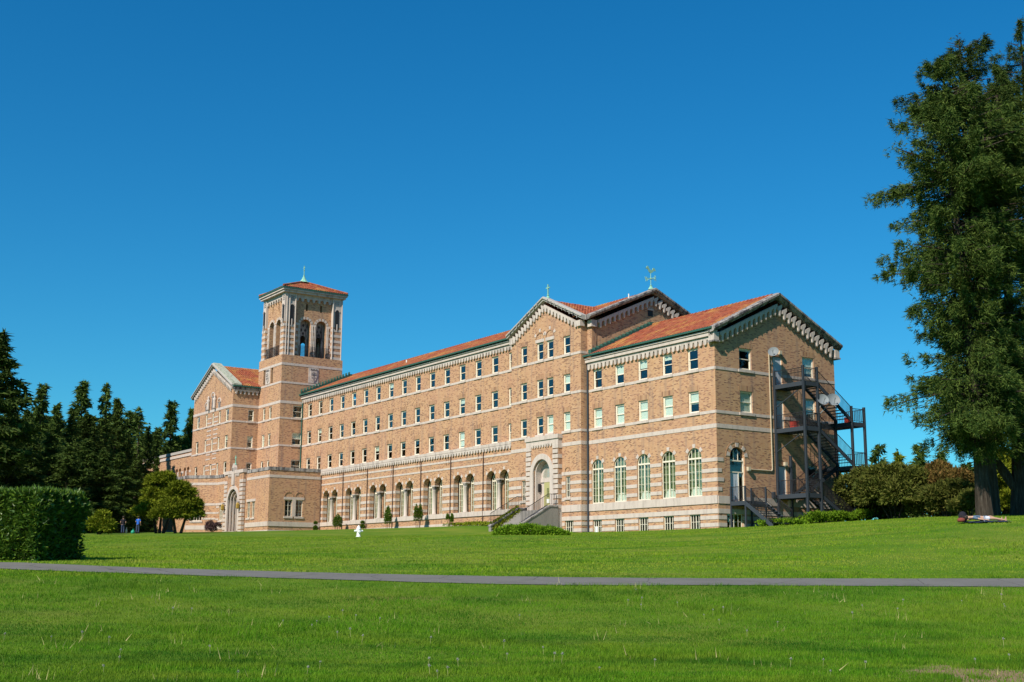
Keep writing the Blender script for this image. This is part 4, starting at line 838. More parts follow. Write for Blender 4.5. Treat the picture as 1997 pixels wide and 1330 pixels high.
def blades(name, n, y0, y1, hmin, hmax, wid, seed, gm):
    rg = np.random.RandomState(seed); u = rg.rand(n); y = y0*(y1/y0)**u
    x = (rg.rand(n)*2-1)*(y*.425+7); k = ~on_path(x, y, .04-.16*rg.rand(n)**2*(vnoise(x, y, 1.3, 8)*2)); x, y = x[k], y[k]
    bb = (x-C0.x)*Ud.x+(y-C0.y)*Ud.y; vv = (x-C0.x)*Vd.x+(y-C0.y)*Vd.y
    k = ~((vv > -1.3) & (bb > -.1)) & ~((vv > -7.5) & (bb > 66))
    bare = (vnoise(x, y, 1.6, 5) > .32) & (y < 21.5) & (np.hypot(x-7.5, (y-18.6)*.8) < .5+1.9*vnoise(x, y, 1.3, 6)); k &= ~(bare & (rg.rand(len(x)) < .8)); x, y = x[k], y[k]
    n = len(x); z = ground(x, y); hh = (hmin+(hmax-hmin)*rg.rand(n))*(.55+.9*vnoise(x, y, 1.6, 3)*vnoise(x, y, .4, 4)*2)
    a = rg.rand(n)*2*np.pi; dx, dy = np.cos(a)*wid/2, np.sin(a)*wid/2; wd = .6+.8*rg.rand(n); dx *= wd; dy *= wd
    la = rg.rand(n)*2*np.pi; ln = hh*(.15+.6*rg.rand(n))
    V = np.empty((n, 3, 3)); V[:, 0] = np.stack([x-dx, y-dy, z-.01], 1); V[:, 1] = np.stack([x+dx, y+dy, z-.01], 1); V[:, 2] = np.stack([x+np.cos(la)*ln, y+np.sin(la)*ln, z+hh], 1)
    return tag(obj(name, np_mesh(name, V.reshape(-1, 3), np.arange(3*n).reshape(-1, 3), gm)), kind='stuff')
blades('near_grass', 760000, 17.2, 38, .025, .085, .012, 1, GM)
blades('far_grass', 540000, 36, 105, .015, .06, .03, 2, GM2)

# ------------------------------------------------------------------ foliage
def sprays(P, D, ln, wd, rg, droop=.25, per=3):
    """pointed leaf sprays: at each point P, 'per' narrow triangles round the direction D"""
    n = len(P); P = np.repeat(P, per, 0); D = np.repeat(D, per, 0); N = n*per
    D = D+rg.normal(0, .55, (N, 3)); D[:, 2] -= droop; D /= np.linalg.norm(D, axis=1, keepdims=True)
    S = np.cross(D, rg.normal(0, 1, (N, 3))); S /= np.linalg.norm(S, axis=1, keepdims=True)+1e-9
    L = (ln*(.6+.8*rg.rand(N)))[:, None]; Wd = (wd*(.6+.8*rg.rand(N)))[:, None]; P = P+rg.normal(0, ln*.25, (N, 3))
    V = np.stack([P-S*Wd/2, P+S*Wd/2, P+D*L], 1); return V.reshape(-1, 3)
def tris(V): return np.arange(len(V)).reshape(-1, 3)
def conifer_crown(H, Rb, z0, nb, seed, ln, wd, per=3, dens=5.0, prof=None, droop=.25, gap=.1, up0=.05, lean=(0, 0)):
    rg = np.random.RandomState(seed); Ps, Ds, wood = [], [], []
    lob = rg.rand(24)
    for i in range(nb):
        t = ((i+rg.rand())/nb)**.88; h = z0+(H-z0)*t
        if rg.rand() < gap: continue
        a = rg.rand()*2*np.pi; r = Rb*(prof(t) if prof else (1-t)**.75*.97+.03)*(.55+.6*rg.rand())*(.75+.5*lob[int(t*11.99)*2+(int(a/np.pi) % 2)])
        d = np.array([np.cos(a), np.sin(a), 0]); el = up0-.45*(1-t)*droop*2+.5*t*t; k = max(3, int(r*dens)); s = (np.arange(k)+rg.rand(k)*.9)/k
        cx = lean[0]*t; cy = lean[1]*t
        pts = np.stack([cx+d[0]*r*s, cy+d[1]*r*s, h+r*(el*s-.30*droop*2*s*s+.10*s**3)], 1); s_ = s > .12
        side = np.array([-d[1], d[0], 0]); wsp = r*.26*(1-s*.8)
        for q in (-1, -.35, .35, 1):
            off = pts+side*(wsp*q*(.4+.8*rg.rand(k)))[:, None]; off[:, 2] -= np.abs(q)*wsp*.25
            Ps.append(off[s_]); Ds.append(np.tile(d*.8+side*q*.6, (k, 1))[s_])
        wood.append((pts[0], pts[-1], .02+.012*r))
    P = np.concatenate(Ps); D = np.concatenate(Ds); return sprays(P, D, ln, wd, rg, droop, per), wood
def fir_crown(H, Rb, z0, nb, seed, ln, wd, per, lean, gap):
    rg = np.random.RandomState(seed); Ps, Ds, wood = [], [], []; lob = rg.rand(14, 5)
    for i in range(nb):
        t = ((i+rg.rand())/nb)**.95; h = z0+(H-z0)*t; a = rg.rand()*2*np.pi; sec = lob[int(t*13.99), int(a/6.2832*4.99)]
        if rg.rand() < gap+.35*(sec < .25): continue
        r = Rb*fir_prof(t)*(.40+.62*rg.rand())*(.42+.85*sec); r = min(r, .98*Rb); d = np.array([np.cos(a), np.sin(a), 0]); sd_ = np.array([-d[1], d[0], 0]); k = max(4, int(r*10))
        el = rg.uniform(-.18, .22)*(1-t)+.55*t**3; s = np.sort(rg.rand(k))**.8; bend = rg.uniform(.05, .32); ax = np.stack([lean[0]*t+d[0]*r*s, lean[1]*t+d[1]*r*s, h+r*(el*s-bend*s*s)], 1); wood.append((ax[0], ax[-1], .02+.012*r))
        side = rg.normal(0, 1, k)*r*.17*(1.15-s); m = 4
        base = np.repeat(ax+sd_*side[:, None], m, 0); hang = (.15+.95*rg.rand(k))*(.30+.9*np.sin(np.clip(s, 0, 1)*2.95)); dn = (np.tile(np.arange(m)/(m-1.), k))*np.repeat(hang, m)
        base[:, 2] -= dn; keep = np.repeat(s > .16+.1*rg.rand(), m); Ps.append(base[keep]); Ds.append((np.tile(d*.75, (k*m, 1))+sd_*(np.repeat(np.sign(side), m)*.35)[:, None]+np.array([0, 0, -.35])*np.repeat(rg.rand(k) < .75, m)[:, None]+np.array([0, 0, .25]))[keep])
    P = np.concatenate(Ps); D = np.concatenate(Ds); n3 = vnoise(P[:, 0]+P[:, 1]*.6+50, P[:, 2]+50, .75, seed)*.62+vnoise(P[:, 1]-P[:, 0]*.5+90, P[:, 2]+20, 1.5, seed+1)*.38; q = n3 > .41; return sprays(P[q], D[q], ln, wd, rg, .25, per), wood
def limb_mesh(mb, wood, every=1):
    for p, q, r in wood[::every]: mb.tube(p, tuple(np.array(p)+(np.array(q)-np.array(p))*.8), r, r*.3, 4)
def trunk_mb(H, r, lean=(0, 0), flare=1.35, n=10, segs=7, wob=.12, seed=0):
    rg = random.Random(seed); L = []
    for k in range(segs+1):
        t = k/segs; rr = r*(1-t)**.8*(flare if k == 0 else 1)+.03; cx, cy = lean[0]*t+(rg.uniform(-wob, wob) if 0 < k < segs else 0), lean[1]*t
        L.append([(cx+rr*math.cos(2*math.pi*i/n)*(1+.12*math.sin(i*2.7+k)), cy+rr*math.sin(2*math.pi*i/n), H*t) for i in range(n)])
    mb = MB(); mb.v = [p for l in L for p in l]
    for k in range(segs): mb.f += [(k*n+i, k*n+(i+1) % n, (k+1)*n+(i+1) % n, (k+1)*n+i) for i in range(n)]
    return mb
def tree(name, label, loc, crown_me, trunk_me, group=None, rz=0, sc=1.0, cat='tree', limbs=None):
    t = thing(name, label, cat, loc, rz, group); t.scale = (sc if isinstance(sc, tuple) else (sc,)*3)
    obj('trunk', trunk_me, t)
    if limbs: obj('branches', limbs, t)
    obj('crown', crown_me, t); return t
def px_tree(px, ptop, Y):                # base on the ground under a pixel column; height so that the top meets pixel row ptop
    p = at(px, ptop, Y); z = float(ground(p.x, p.y)); return Vector((p.x, p.y, z-.1)), p.z-z+.1

# big firs on the right
def fir_prof(t):
    return np.interp(t, [0, .08, .2, .35, .5, .62, .74, .84, .93, 1], [.62, .86, .80, .78, .92, 1.0, .98, .62, .34, .05])
firs = [('tall dark fir on the lawn with a ragged crown, left one of the pair', 1922, 112, 76, 6.2, 11, (-1.0, 0), .37, 330, .06), ('tall dark fir with the pointed top, close behind the leftmost fir', 1939, 60, 78.5, 5.4, 17, (-.3, 0), .30, 300, .06),
        ('fir with a forked trunk at the right edge of the photo', 1990, 130, 81, 5.0, 23, (.4, 0), .42, 240, .1), ('tallest fir, thin topped, cut by the right edge of the photo', 2066, 36, 90, 5.6, 37, (-.3, 0), .5, 240, .08)]
for lab, px, pt, Y, rb, sd_, lean, tr, nb, gp in firs:
    p = at(px, 1000, Y); z = float(ground(p.x, p.y)); H = at(px-58, pt, Y).z-z; p = Vector((p.x, p.y, z-.1))
    V, wood = fir_crown(H, rb, H*.15, int(nb*1.35), sd_, .30, .058, 6, lean, gp)
    mb = MB(); limb_mesh(mb, wood)
    tm = trunk_mb(H*.985, tr, lean, 1.4, 12, 10, .08, sd_)
    if sd_ == 23: tm.tube((0, 0, 1.6), (-1.9, .3, 4.6), .36, .25, 8).tube((-1.9, .3, 4.6), (-2.4, .4, 14), .25, .07, 8)
    t_ = tree('fir_tree', lab, p, np_mesh('crown', V, tris(V), M['fir']), tm.mesh('trunk', M['bark']), 'big firs on the lawn', 0, 1, 'tree'); tag(obj('branches', mb.mesh('branches', M['bark']), t_), kind='stuff')
# low drooping boughs of the left fir that hang over the lawn
# shrubs
def blob_crown(lobes, n, seed, ln, wd, per=3, droop=.0, inner=.55, flat=0):
    rg = np.random.RandomState(seed); w_ = np.array([l[3]*l[4]*l[5] for l in lobes])**.7; w_ /= w_.sum(); Ps, Ds = [], []
    for l, c in zip(lobes, (w_*n).astype(int)):
        d = rg.normal(0, 1, (c, 3)); d /= np.linalg.norm(d, axis=1, keepdims=True); d[:, 2] = np.where(d[:, 2] < -.35, -d[:, 2], d[:, 2])
        bumpy = 1+.10*np.sin(d[:, 0]*7+l[0]*3)*np.sin(d[:, 1]*6+l[1])*np.sin(d[:, 2]*8+1)
        r = (inner+(1-inner)*rg.rand(c)**.45)*bumpy; Ps.append(np.array(l[:3])+d*r[:, None]*np.array(l[3:6])); Ds.append(d)
    P = np.concatenate(Ps); D = np.concatenate(Ds); k = P[:, 2] > .03; return sprays(P[k], D[k], ln, wd, rg, droop, per)
def bush(name, label, loc, lobes, n, ln, wd, m, seed, group=None, cat='bush', stems=True, per=3, inner=.55, droop=0., kind=None):
    t = thing(name, label, cat, loc, 0, group); V = blob_crown(lobes, n, seed, ln, wd, per, droop, inner); obj('foliage', np_mesh('foliage', V, tris(V), M[m]), t)
    if stems:
        mb = MB()
        for l in lobes[:8]: mb.tube((l[0]*.25, l[1]*.25, 0), (l[0], l[1], l[2]), .07*max(.4, l[3]/1.5), .03, 5)
        mb.build('stems', M['bark'], t)
    return t
def gp(px, Y): p = at(px, 1000, Y); return gpt(p.x, p.y)
def lob(w_, h, n, seed):
    rg = random.Random(seed); L = []
    for i in range(n):
        a = rg.uniform(0, 6.28); r = rg.uniform(0, .62)*w_; z = rg.uniform(.18, .78)*h*(1-.45*(r/w_)**2); s = rg.uniform(.30, .48)
        L.append((r*math.cos(a), r*math.sin(a)*.8, z, w_*s, w_*s*.85, h*s*.55))
    return L
bush('rounded_shrub', 'big dark green rounded shrub behind the fire escape posts', gp(1690, 96), lob(3.3, 4.4, 16, 1), 9000, .30, .12, 'shrub', 1, 'rounded shrubs beside the firs')
bush('rounded_shrub', 'tall rounded green shrub in the middle of the row right of the fire escape', gp(1745, 92), lob(3.0, 4.6, 16, 2), 9000, .30, .12, 'shrub', 2, 'rounded shrubs beside the firs')
bush('rounded_shrub', 'rounded shrub with a browned reddish top left of the big fir trunk', gp(1838, 92), lob(2.7, 4.1, 16, 3), 9000, .30, .12, 'rusty', 3, 'rounded shrubs beside the firs')
bush('rounded_shrub', 'low dark green shrub at the foot of the browned shrub', gp(1845, 87), lob(2.6, 2.6, 12, 4), 7000, .28, .11, 'shrub', 4, 'rounded shrubs beside the firs')
bush('leafy_bush', 'bright green leafy bush seen between the two fir trunks', gp(1960, 100), lob(2.6, 5.4, 14, 5), 5000, .3, .14, 'yew', 5)
BBL = ['dark background bush behind the fire escape posts', 'dark background bush behind the first rounded shrub', 'dark background bush behind the second rounded shrub', 'dark background bush left of the browned shrub', 'dark background bush right of the browned shrub', 'dark background bush behind the leftmost fir trunk', 'dark background bush behind the forked fir trunk']
for k_, px_ in enumerate((1650, 1700, 1760, 1815, 1870, 1925, 1990)): bush('background_bush', BBL[k_], gp(px_, 104), lob(3.0, 3.0, 10, 60+k_), 2600, .4, .18, 'conifer', 60+k_, 'bushes behind the rounded shrubs', stems=False, inner=.1)
bush('leafy_bush', 'dark low bush between the browned shrub and the fir trunk', gp(1890, 84), lob(1.5, 2.0, 8, 6), 3000, .25, .1, 'shrub', 6)
B2 = Frame
# distant trees behind the shrubs
def small_conifer(H, Rb, seed, ln=.55, wd=.22, nb=70, gap=.08, z0=.04, per=3, dens=3.4, droop=.3, prof=None): return conifer_crown(H, Rb, H*z0, nb, seed, ln, wd, per, dens, prof, droop, gap)[0]
for lab, px, pt, Y, rb, sd_, m_ in (('far dark bushy tree right of the fire escape', 1712, 866, 150, 3.6, 51, 'conifer'), ('far pale green tree behind the rounded shrubs', 1752, 884, 155, 2.6, 52, 'yew'), ('far small pointed fir behind the rounded shrubs', 1791, 870, 150, 2.6, 53, 'conifer'), ('far dark fir half hidden behind the big fir crown', 1835, 885, 150, 3.0, 54, 'conifer'), ('far dark tree behind the bright bush at the right edge', 1975, 890, 140, 4.5, 55, 'conifer'), ('far dark tree left of the big fir trunk', 1885, 905, 135, 3.4, 56, 'conifer')):
    p, H = px_tree(px, pt, Y); V = small_conifer(H, rb, sd_); tree('distant_tree', lab, p, np_mesh('crown', V, tris(V), M[m_]), trunk_mb(H*.9, .2).mesh('trunk', M['bark']), 'trees far behind the shrubs')
# forest on the left
HN = 20.
protos = []
wide = lambda t: np.interp(t, [0, .15, .4, .7, .9, 1], [.9, 1, .85, .5, .2, .03])
for k, (rb, gap, nb, per, pf_) in enumerate(((3.6, .05, 130, 3, None), (4.4, .04, 150, 3, wide), (3.0, .15, 110, 3, None), (5.0, .05, 160, 3, wide), (2.6, .35, 90, 2, None))):
    V = small_conifer(HN, rb, 70+k, .62, .24, nb, gap, .03, per, 3.6, .3, pf_); protos.append((np_mesh('crown', V, tris(V), M['conifer']), trunk_mb(HN*.95, .28, seed=k).mesh('trunk', M['bark'])))
# px, top row, distance, which crown, width factor, label
FOREST = [(2, 652, 112, 1, 1.35, 'tallest dark conifer at the left edge of the photo'), (84, 752, 150, 0, 1.0, 'narrow pointed conifer right of the tallest left tree'), (112, 790, 148, 1, .9, 'rounder conifer below the narrow pointed one on the left'),
 (163, 746, 158, 0, 1.1, 'tall conifer with a ragged leaning top in the left wood'), (143, 800, 150, 1, .9, 'low broad conifer in front of the ragged one'), (208, 752, 160, 2, 1.0, 'slim conifer with a sharp spire in the left wood'), (230, 780, 165, 0, 1.0, 'conifer just right of the sharp spire'),
 (273, 796, 170, 4, 1.1, 'thin sparse conifer with sky showing through'), (290, 835, 172, 2, 1.0, 'small conifer right of the sparse one'), (308, 836, 178, 0, .9, 'low conifer above the far left wing'), (336, 785, 196, 0, 1.05, 'pointed conifer standing behind the far left wing roof'), (375, 800, 200, 1, .8, 'dark conifer half hidden behind the left gable'),
 (55, 800, 140, 3, 1.0, 'broad dark conifer low beside the tallest left tree'), (25, 770, 128, 3, 1.0, 'dark conifer pressed against the tallest left tree'), (185, 830, 152, 3, .9, 'broad green conifer in the middle of the left wood'), (250, 850, 165, 3, .8, 'broad conifer at the right end of the left wood')]
for px, pt, Y, k, wf, lab in FOREST:
    p, H = px_tree(px, pt, Y); s = H/HN; tree('conifer_tree', lab, p, *protos[k], 'conifers of the left wood', px*.7, (s*.92*wf, s*.92*wf, s))
rg_ = random.Random(5)
for k in range(26):        # second and third rows that close the wood
    px = -60+k*17+rg_.uniform(-6, 6); Y = rg_.uniform(172, 205) if px > 235 else rg_.uniform(150, 190)
    if px > 300: Y = rg_.uniform(205, 225)
    p, H = px_tree(px, 818+rg_.uniform(-14, 34)+(42 if px > 270 else 0), Y); s = H/HN; tree('conifer_tree', 'dark conifer in the shaded back rows of the left wood', p, *protos[k % 4 if k % 4 != 2 else 1], 'conifers in the back rows of the left wood', k*1.3, (s*1.5, s*1.5, s))
LOWL = ['low broad conifer cut by the left edge behind the hedge', 'low conifer second from the left edge behind the hedge', 'low conifer behind the middle of the clipped hedge', 'low conifer behind the right half of the clipped hedge', 'low broad conifer above the right end of the hedge', 'low conifer just right of the hedge end', 'low conifer behind the small bush on the lawn', 'low conifer behind the two standing people', 'lowest conifer between the people and the far left wing']
for k, (px, pt, Y, q, wf) in enumerate(((-30, 830, 118, 3, 1.5), (20, 850, 122, 1, 1.6), (65, 868, 126, 3, 1.5), (100, 845, 132, 1, 1.5), (135, 872, 130, 3, 1.6), (170, 858, 138, 1, 1.5), (205, 880, 138, 3, 1.5), (235, 885, 146, 1, 1.5), (262, 905, 158, 3, 1.3))):
    p, H = px_tree(px, pt, Y); s = H/HN; tree('conifer_tree', LOWL[k], p, *protos[q], 'low conifers along the front of the left wood', k*2.1, (s*wf, s*wf, s))
bush('leafy_bush', 'low green bush on the lawn right of the clipped hedge', gp(195, 110), lob(1.7, 2.1, 9, 8), 3500, .26, .11, 'yew', 8)
# two spreading small trees in front of the far left wing
def spread_tree(label, px, ptop, Y, w_, seed, nl, n, stems, sparse=False):
    p, H = px_tree(px+5, ptop, Y); t = thing('spreading_tree', label, 'tree', p, 0, 'small trees before the far left wing'); rg = random.Random(seed); L = []
    for i in range(nl):
        a = rg.uniform(0, 6.28); q = rg.random(); z = H*(.32+.60*q); r = w_*(1.02-.82*q)*rg.uniform(.2, 1); s = rg.uniform(.8, 1.25); L.append((r*math.cos(a), r*math.sin(a), z, .95*s, .95*s, .42*s))
    V = blob_crown(L, n, seed, .30, .11, 4, .12, .2); obj('crown', np_mesh('crown', V, tris(V), M['yew']), t)
    mb = MB()
    for dx, top in stems: mb.tube((dx*.5, 0, -.1), (dx*1.5, 0, H*.36), .17, .1, 7); [mb.tube((dx*1.5, 0, H*.3), (l[0], l[1], l[2]), .07, .02, 4) for l in L[::4]]
    mb.build('trunk', M['bark'], t); return t
spread_tree('olive spreading tree with a thin ragged top, left of the pair', 312, 920, 128, 3.1, 3, 30, 5600, ((-.5, 0), (.1, 0), (.75, 0)))
spread_tree('olive rounded tree without ragged top, right of the pair', 347, 938, 122, 2.35, 9, 30, 6400, ((-.35, 0), (.5, 0)))
bush('purple_shrub', 'small purple leaved shrub left of the entrance steps', gp(416, 138), lob(.95, 1.3, 8, 11), 900, .2, .06, 'purple', 11)
# clipped hedge
HC = Vector((-15.6, 41.7)); e1 = Vector((-.95, .31)); e2 = Vector((.31, .95)); HH = 2.36
hz = float(ground(HC.x, HC.y))-.05
hd = thing('clipped_hedge', 'clipped dark laurel hedge at the left edge beside the path', 'hedge', (HC.x, HC.y, hz))
rg = np.random.RandomState(4); n = 26000; Ps = []
Lh, Th = 9.0, 2.4
fa = rg.rand(n); u, v = rg.rand(n), rg.rand(n)
areas = np.array([Lh*HH, Th*HH, Lh*Th]); ca = np.cumsum(areas/areas.sum())
jit = np.abs(rg.normal(0, .07, n)); lump = .10*np.sin(u*31)*np.sin(v*9)+.06*np.sin(u*67+v*13)
P = np.zeros((n, 3)); D = np.zeros((n, 3)); A1 = fa < ca[0]; A2 = (fa >= ca[0]) & (fa < ca[1]); A3 = fa >= ca[1]
E1, E2, EZ = np.array([e1.x, e1.y, 0]), np.array([e2.x, e2.y, 0]), np.array([0, 0, 1.])
def fill(mk, a, b, c, Da): P[mk] = a[mk][:, None]*E1+b[mk][:, None]*E2+c[mk][:, None]*EZ; D[mk] = Da
belly = lambda z: -.12*np.sin(z/HH*3.1)+.25*np.clip(.5-z, 0, 1)
fill(A1, u*Lh, jit+lump*.7+belly(v*HH), v*HH, -E2); fill(A2, jit+lump+belly(v*HH)+.22*np.abs(np.sin(v*4)), u*Th, v*HH, -E1); fill(A3, u*Lh, v*Th, HH-jit+lump*.5, EZ)
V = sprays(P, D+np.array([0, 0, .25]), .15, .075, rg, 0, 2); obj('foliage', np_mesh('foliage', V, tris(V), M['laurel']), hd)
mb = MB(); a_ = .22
mb.loft([tuple(np.array(p_)) for p_ in (E1*.14+E2*.10, E1*Lh+E2*.10, E1*Lh+E2*(Th-.1), E1*.14+E2*(Th-.1))], [tuple(np.array(p_)+EZ*(HH-.12)) for p_ in (E1*.14+E2*.10, E1*Lh+E2*.10, E1*Lh+E2*(Th-.1), E1*.14+E2*(Th-.1))]); mb.build('dark_core', M['core'], hd)  # solid dark block added inside the foliage to stop light leaking through
# arborvitae along the arcade
def topiary(label, px, ptop, pbot, wpx, kind, seed):
    Y = 92.+1.2*(1000-px)/15; u_ = None
    for _ in range(8):      # walk to the line v = -1.7 in front of the arcade
        p = at(px, pbot, Y); v = (p.x-C0.x)*Vd.x+(p.y-C0.y)*Vd.y; Y -= (v+1.7)*.9
    p = at(px, pbot, Y); z = float(ground(p.x, p.y)); H = at(px, ptop, Y).z-z; w_ = wpx/FPX*Y/2
    t = thing('arborvitae', label, 'shrub', (p.x, p.y, z-.03), 0, 'clipped shrubs along the arcade'); sds = np.random.RandomState(seed)
    L = []
    if kind == 'cone': L = [(0, 0, H*q, w_*s, w_*s, H*.2) for q, s in ((.28, .8), (.42, 1), (.58, .95), (.72, .75), (.86, .42))]
    if kind == 'twin': L = [(sx*w_*.42, 0, H*q, w_*.55*s, w_*.55*s, H*.2) for sx in (-1, 1) for q, s in ((.38, .9), (.55, 1), (.7, .9), (.85, .5))]
    if kind == 'tops': L = [(sx*w_*.6, 0, H*q, w_*.36*s, w_*.36*s, H*.16) for sx in (-1, 1) for q, s in ((.45 if sx > 0 else .66, .9), (.68, 1), (.85, .55))]
    if kind == 'pompom': L = [(0, 0, H*.3, w_*.9, w_*.9, H*.28), (0, 0, H*.83, w_*.7, w_*.7, H*.17)]
    V = blob_crown(L, 1100, seed, .11, .05, 3, -.4, .5); obj('foliage', np_mesh('foliage', V, tris(V), M['cypress']), t)
    mb = MB(); [mb.tube((dx*w_*.4, 0, 0), (dx*w_*.5, 0, H*.6), .03, .02, 5) for dx in (-1, 0, 1)]; mb.build('stems', M['bark'], t)
for a in (('egg shaped green shrub at the left end of the arcade', 658, 1004, 1035, 20, 'cone', 1), ('small round topped shrub with a ball on top, behind the hydrant', 707, 1016, 1034, 9, 'pompom', 2), ('tall egg shaped green shrub before the fourth arch pair', 756, 989, 1032, 15, 'cone', 3), ('widest twin topped green shrub before the arcade', 815, 985, 1030, 18, 'twin', 4), ('thin shrub with two small clipped tops', 877, 1002, 1028, 14, 'tops', 5), ('tiny shrub at the corner of the entrance block', 615, 1017, 1036, 8, 'pompom', 6)): topiary(*a)
# low leafy beds at the foot of the building
def bed(label, pts, n, h, seed, m='bright', ln=.16, wd=.09, name='leafy_bed'):
    rg = np.random.RandomState(seed); k = rg.randint(0, len(pts)-1, n); t_ = rg.rand(n); P = np.array([tuple(p_) for p_ in pts]); a = P[k]+(P[k+1]-P[k])*t_[:, None]
    x = a[:, 0]+rg.normal(0, .35, n); y = a[:, 1]+rg.normal(0, .35, n); top = h*(.55+.6*vnoise(x, y, 1.1, seed)); z = ground(x, y)+top*rg.rand(n)**.5
    c = P.mean(0); V = sprays(np.stack([x-c[0], y-c[1], z-float(ground(c[0], c[1]))], 1), np.tile([0, -.3, .8], (n, 1)), ln, wd, rg, 0, 3)
    return tag(obj(name, np_mesh(name, V, tris(V), M[m]), None, (c[0], c[1], float(ground(c[0], c[1])))), label, 'ground cover', None, 'stuff')
b2 = lambda u, v: tuple(bw(u, v, 0))[:2]
bed('bright green leafy ground cover along the foot of the small stair', [b2(-3.2, 1.6), b2(-3.4, 2.8), b2(-3.9, 4.2)], 1800, .45, 1)
bed('bright green leafy ground cover below the fire escape', [b2(-3.6, 5.6), b2(-3.5, 7.5), b2(-3.5, 9.5), b2(-3.6, 11.8)], 3600, .75, 2)
bed('scruffy green weeds along the base of the arcade', [b2(27.5, -1.2), b2(31, -1.1), b2(36, -1.0)], 900, .28, 3, 'yew')
bush('leafy_bush', 'bright green mounded bush at the foot of the entrance stairs', gp(1030, 85.5), [(0, 0, .3, 1.2, 1.0, .45), (1.3, -.5, .2, 1.1, .9, .38), (-1.0, .6, .3, 1.1, .9, .42), (-1.7, .7, .15, .7, .7, .3), (2.1, -.8, .08, .7, .6, .25)], 3400, .17, .085, 'bright', 12, stems=False)
_r = np.random.RandomState(3); _n = 1500; _v = _r.uniform(-4.8, -2.0, _n); _u = np.where(_r.rand(_n) < .6, 22.93, _r.uniform(22.5, 23.3, _n)); _z = np.where(_u < 22.94, 5.6+(_v+2.1)*.57-_r.rand(_n)*.9, 5.9+(_v+2.1)*.57)
V = sprays(np.stack([_v, _u, _z], 1), np.tile([-.3, -.6, .3], (_n, 1)), .15, .08, _r, 0, 3)
st.add('ivy', MB(), M['yew']).data = np_mesh('ivy', V, tris(V), M['yew'])

# ------------------------------------------------------------------ fire escape
UO, V1, V3, V4, V5 = -3.08, 6.07, 7.55, 11.25, 12.7
fe = BRoot('fire_escape', 'dark steel fire escape of landings and open stairs on the end wall', 'fire escape', -1.6, 8.5, 3.9)
def fadd(name, mb, m='steel', parent=None): return fe.add(name, mb, M[m], False, parent)
for (v, u, z1) in ((V1, -.12, 15.7), (V1, UO, 15.75), (V3, UO, 15.75), (V4, UO, 13.05), (V5, UO, 13.05), (V3, -.12, 9.2), (V4, -1.45, 12.0), (13.0, -.14, 8.6)):
    zb = 3.3 if v < 9 else 3.9
    mb = MB(); mb.box(v-.085, v+.085, u-.085, u-.065, zb, z1).box(v-.085, v+.085, u+.065, u+.085, zb, z1).box(v-.015, v+.015, u-.065, u+.065, zb, z1); fadd('post', mb)
def platform(v0, v1, u0, u1, z):
    mb = MB()
    for a in (u0, u1): mb.box(v0-.02, v1+.02, a-.04, a+.04, z-.32, z)
    for a in (v0, v1): mb.box(a-.04, a+.04, u0+.04, u1-.04, z-.32, z)
    p = fadd('platform', mb); g = MB(); n = int((v1-v0)/.11)
    for i in range(n): x = v0+.05+(v1-v0-.1)*(i+.5)/n; g.box(x-.03, x+.03, u0+.05, u1-.05, z-.045, z-.01)
    g.build('grating', M['steel'], p, False, (0, 0, 0)); return p
def flight(v0, z0, v1, z1, u0, u1):       # stair along v from (v0,z0) down to (v1,z1) between u0 and u1
    for u in (u0, u1):
        mb = MB(); h = .15; d = Vector((v1-v0, 0, z1-z0)); mb.loft([(v0, u-.03, z0-h), (v0, u+.03, z0-h), (v0, u+.03, z0+h), (v0, u-.03, z0+h)], [(v1, u-.03, z1-h), (v1, u+.03, z1-h), (v1, u+.03, z1+h), (v1, u-.03, z1+h)]); fadd('stringer', mb)
    n = max(2, round(abs(z0-z1)/.19)); me = None
    for i in range(1, n):
        t = i/n; c = (v0+(v1-v0)*t, 0, z0+(z1-z0)*t)
        if me is None: me = MB().box(-.13, .13, u0+.03, u1-.03, -.02, .015).mesh('tread', M['steel'])
        fe.link('tread', me, c, 0)
    for u in (u0, u1):
        mb = MB(); railing(mb, (v0, u, z0+.1), (v1, u, z1+.1), 1.0, .16, .011); fadd('stair_railing', mb, 'iron')
UM = -1.55
for z in (14.55, 11.15, 6.15):
    platform(V1, V3, UO, -.06, z)
    mb = MB(); railing(mb, (V1, -.1, z), (V1, UO, z), 1.05, .14, .011); railing(mb, (V1, UO, z), (V3, UO, z), 1.05, .14, .011); fadd('landing_railing', mb, 'iron')
    if z > 7: mb = MB(); railing(mb, (V3, UM, z), (V3, -.1, z), 1.05, .14, .011); fadd('landing_railing', mb, 'iron')
for z, zl, zn in ((14.55, 11.82, 11.15), (11.15, 8.45, 6.15)):
    flight(V3+.05, z-.15, V4, zl+.05, UO, UM-.1)
    platform(V4, V5, UO, -.3, zl)
    mb = MB(); railing(mb, (V5, UO, zl), (V5, -.3, zl), 1.05, .15, .011); railing(mb, (V4, UO, zl), (V5, UO, zl), 1.05, .15, .011); fadd('landing_railing', mb, 'iron')
    flight(V4, zl-.1, V3 if zl < 10 else V3, zn-.05, UM+.1, -.3)
flight(V3+.05, 6.0, 10.9, 4.1, UO, UM-.1)
mb = MB()
for u in (-.14,):
    for z in (14.2, 10.8): mb.bar((V1, u, z-1.4), (V1, UO+.6, z-.3), .06, .06)
fadd('brace', mb)
ss = BRoot('side_door_stairs', 'small dark steel stair up to the arched door on the end wall', 'stairs', -2, 2.2, 3.4)
S2 = lambda name, mb, m='steel', p=None: ss.add(name, mb, M[m], False, p)
for v, u in ((1.17, -.12), (1.17, -1.62), (3.25, -.12), (3.25, -1.62)): S2('post', MB().box(v-.05, v+.05, u-.05, u+.05, 3.3, 6.55))
mb = MB()
for v in (1.17, 3.25): mb.box(v-.04, v+.04, -1.6, -.1, 5.16, 5.46)
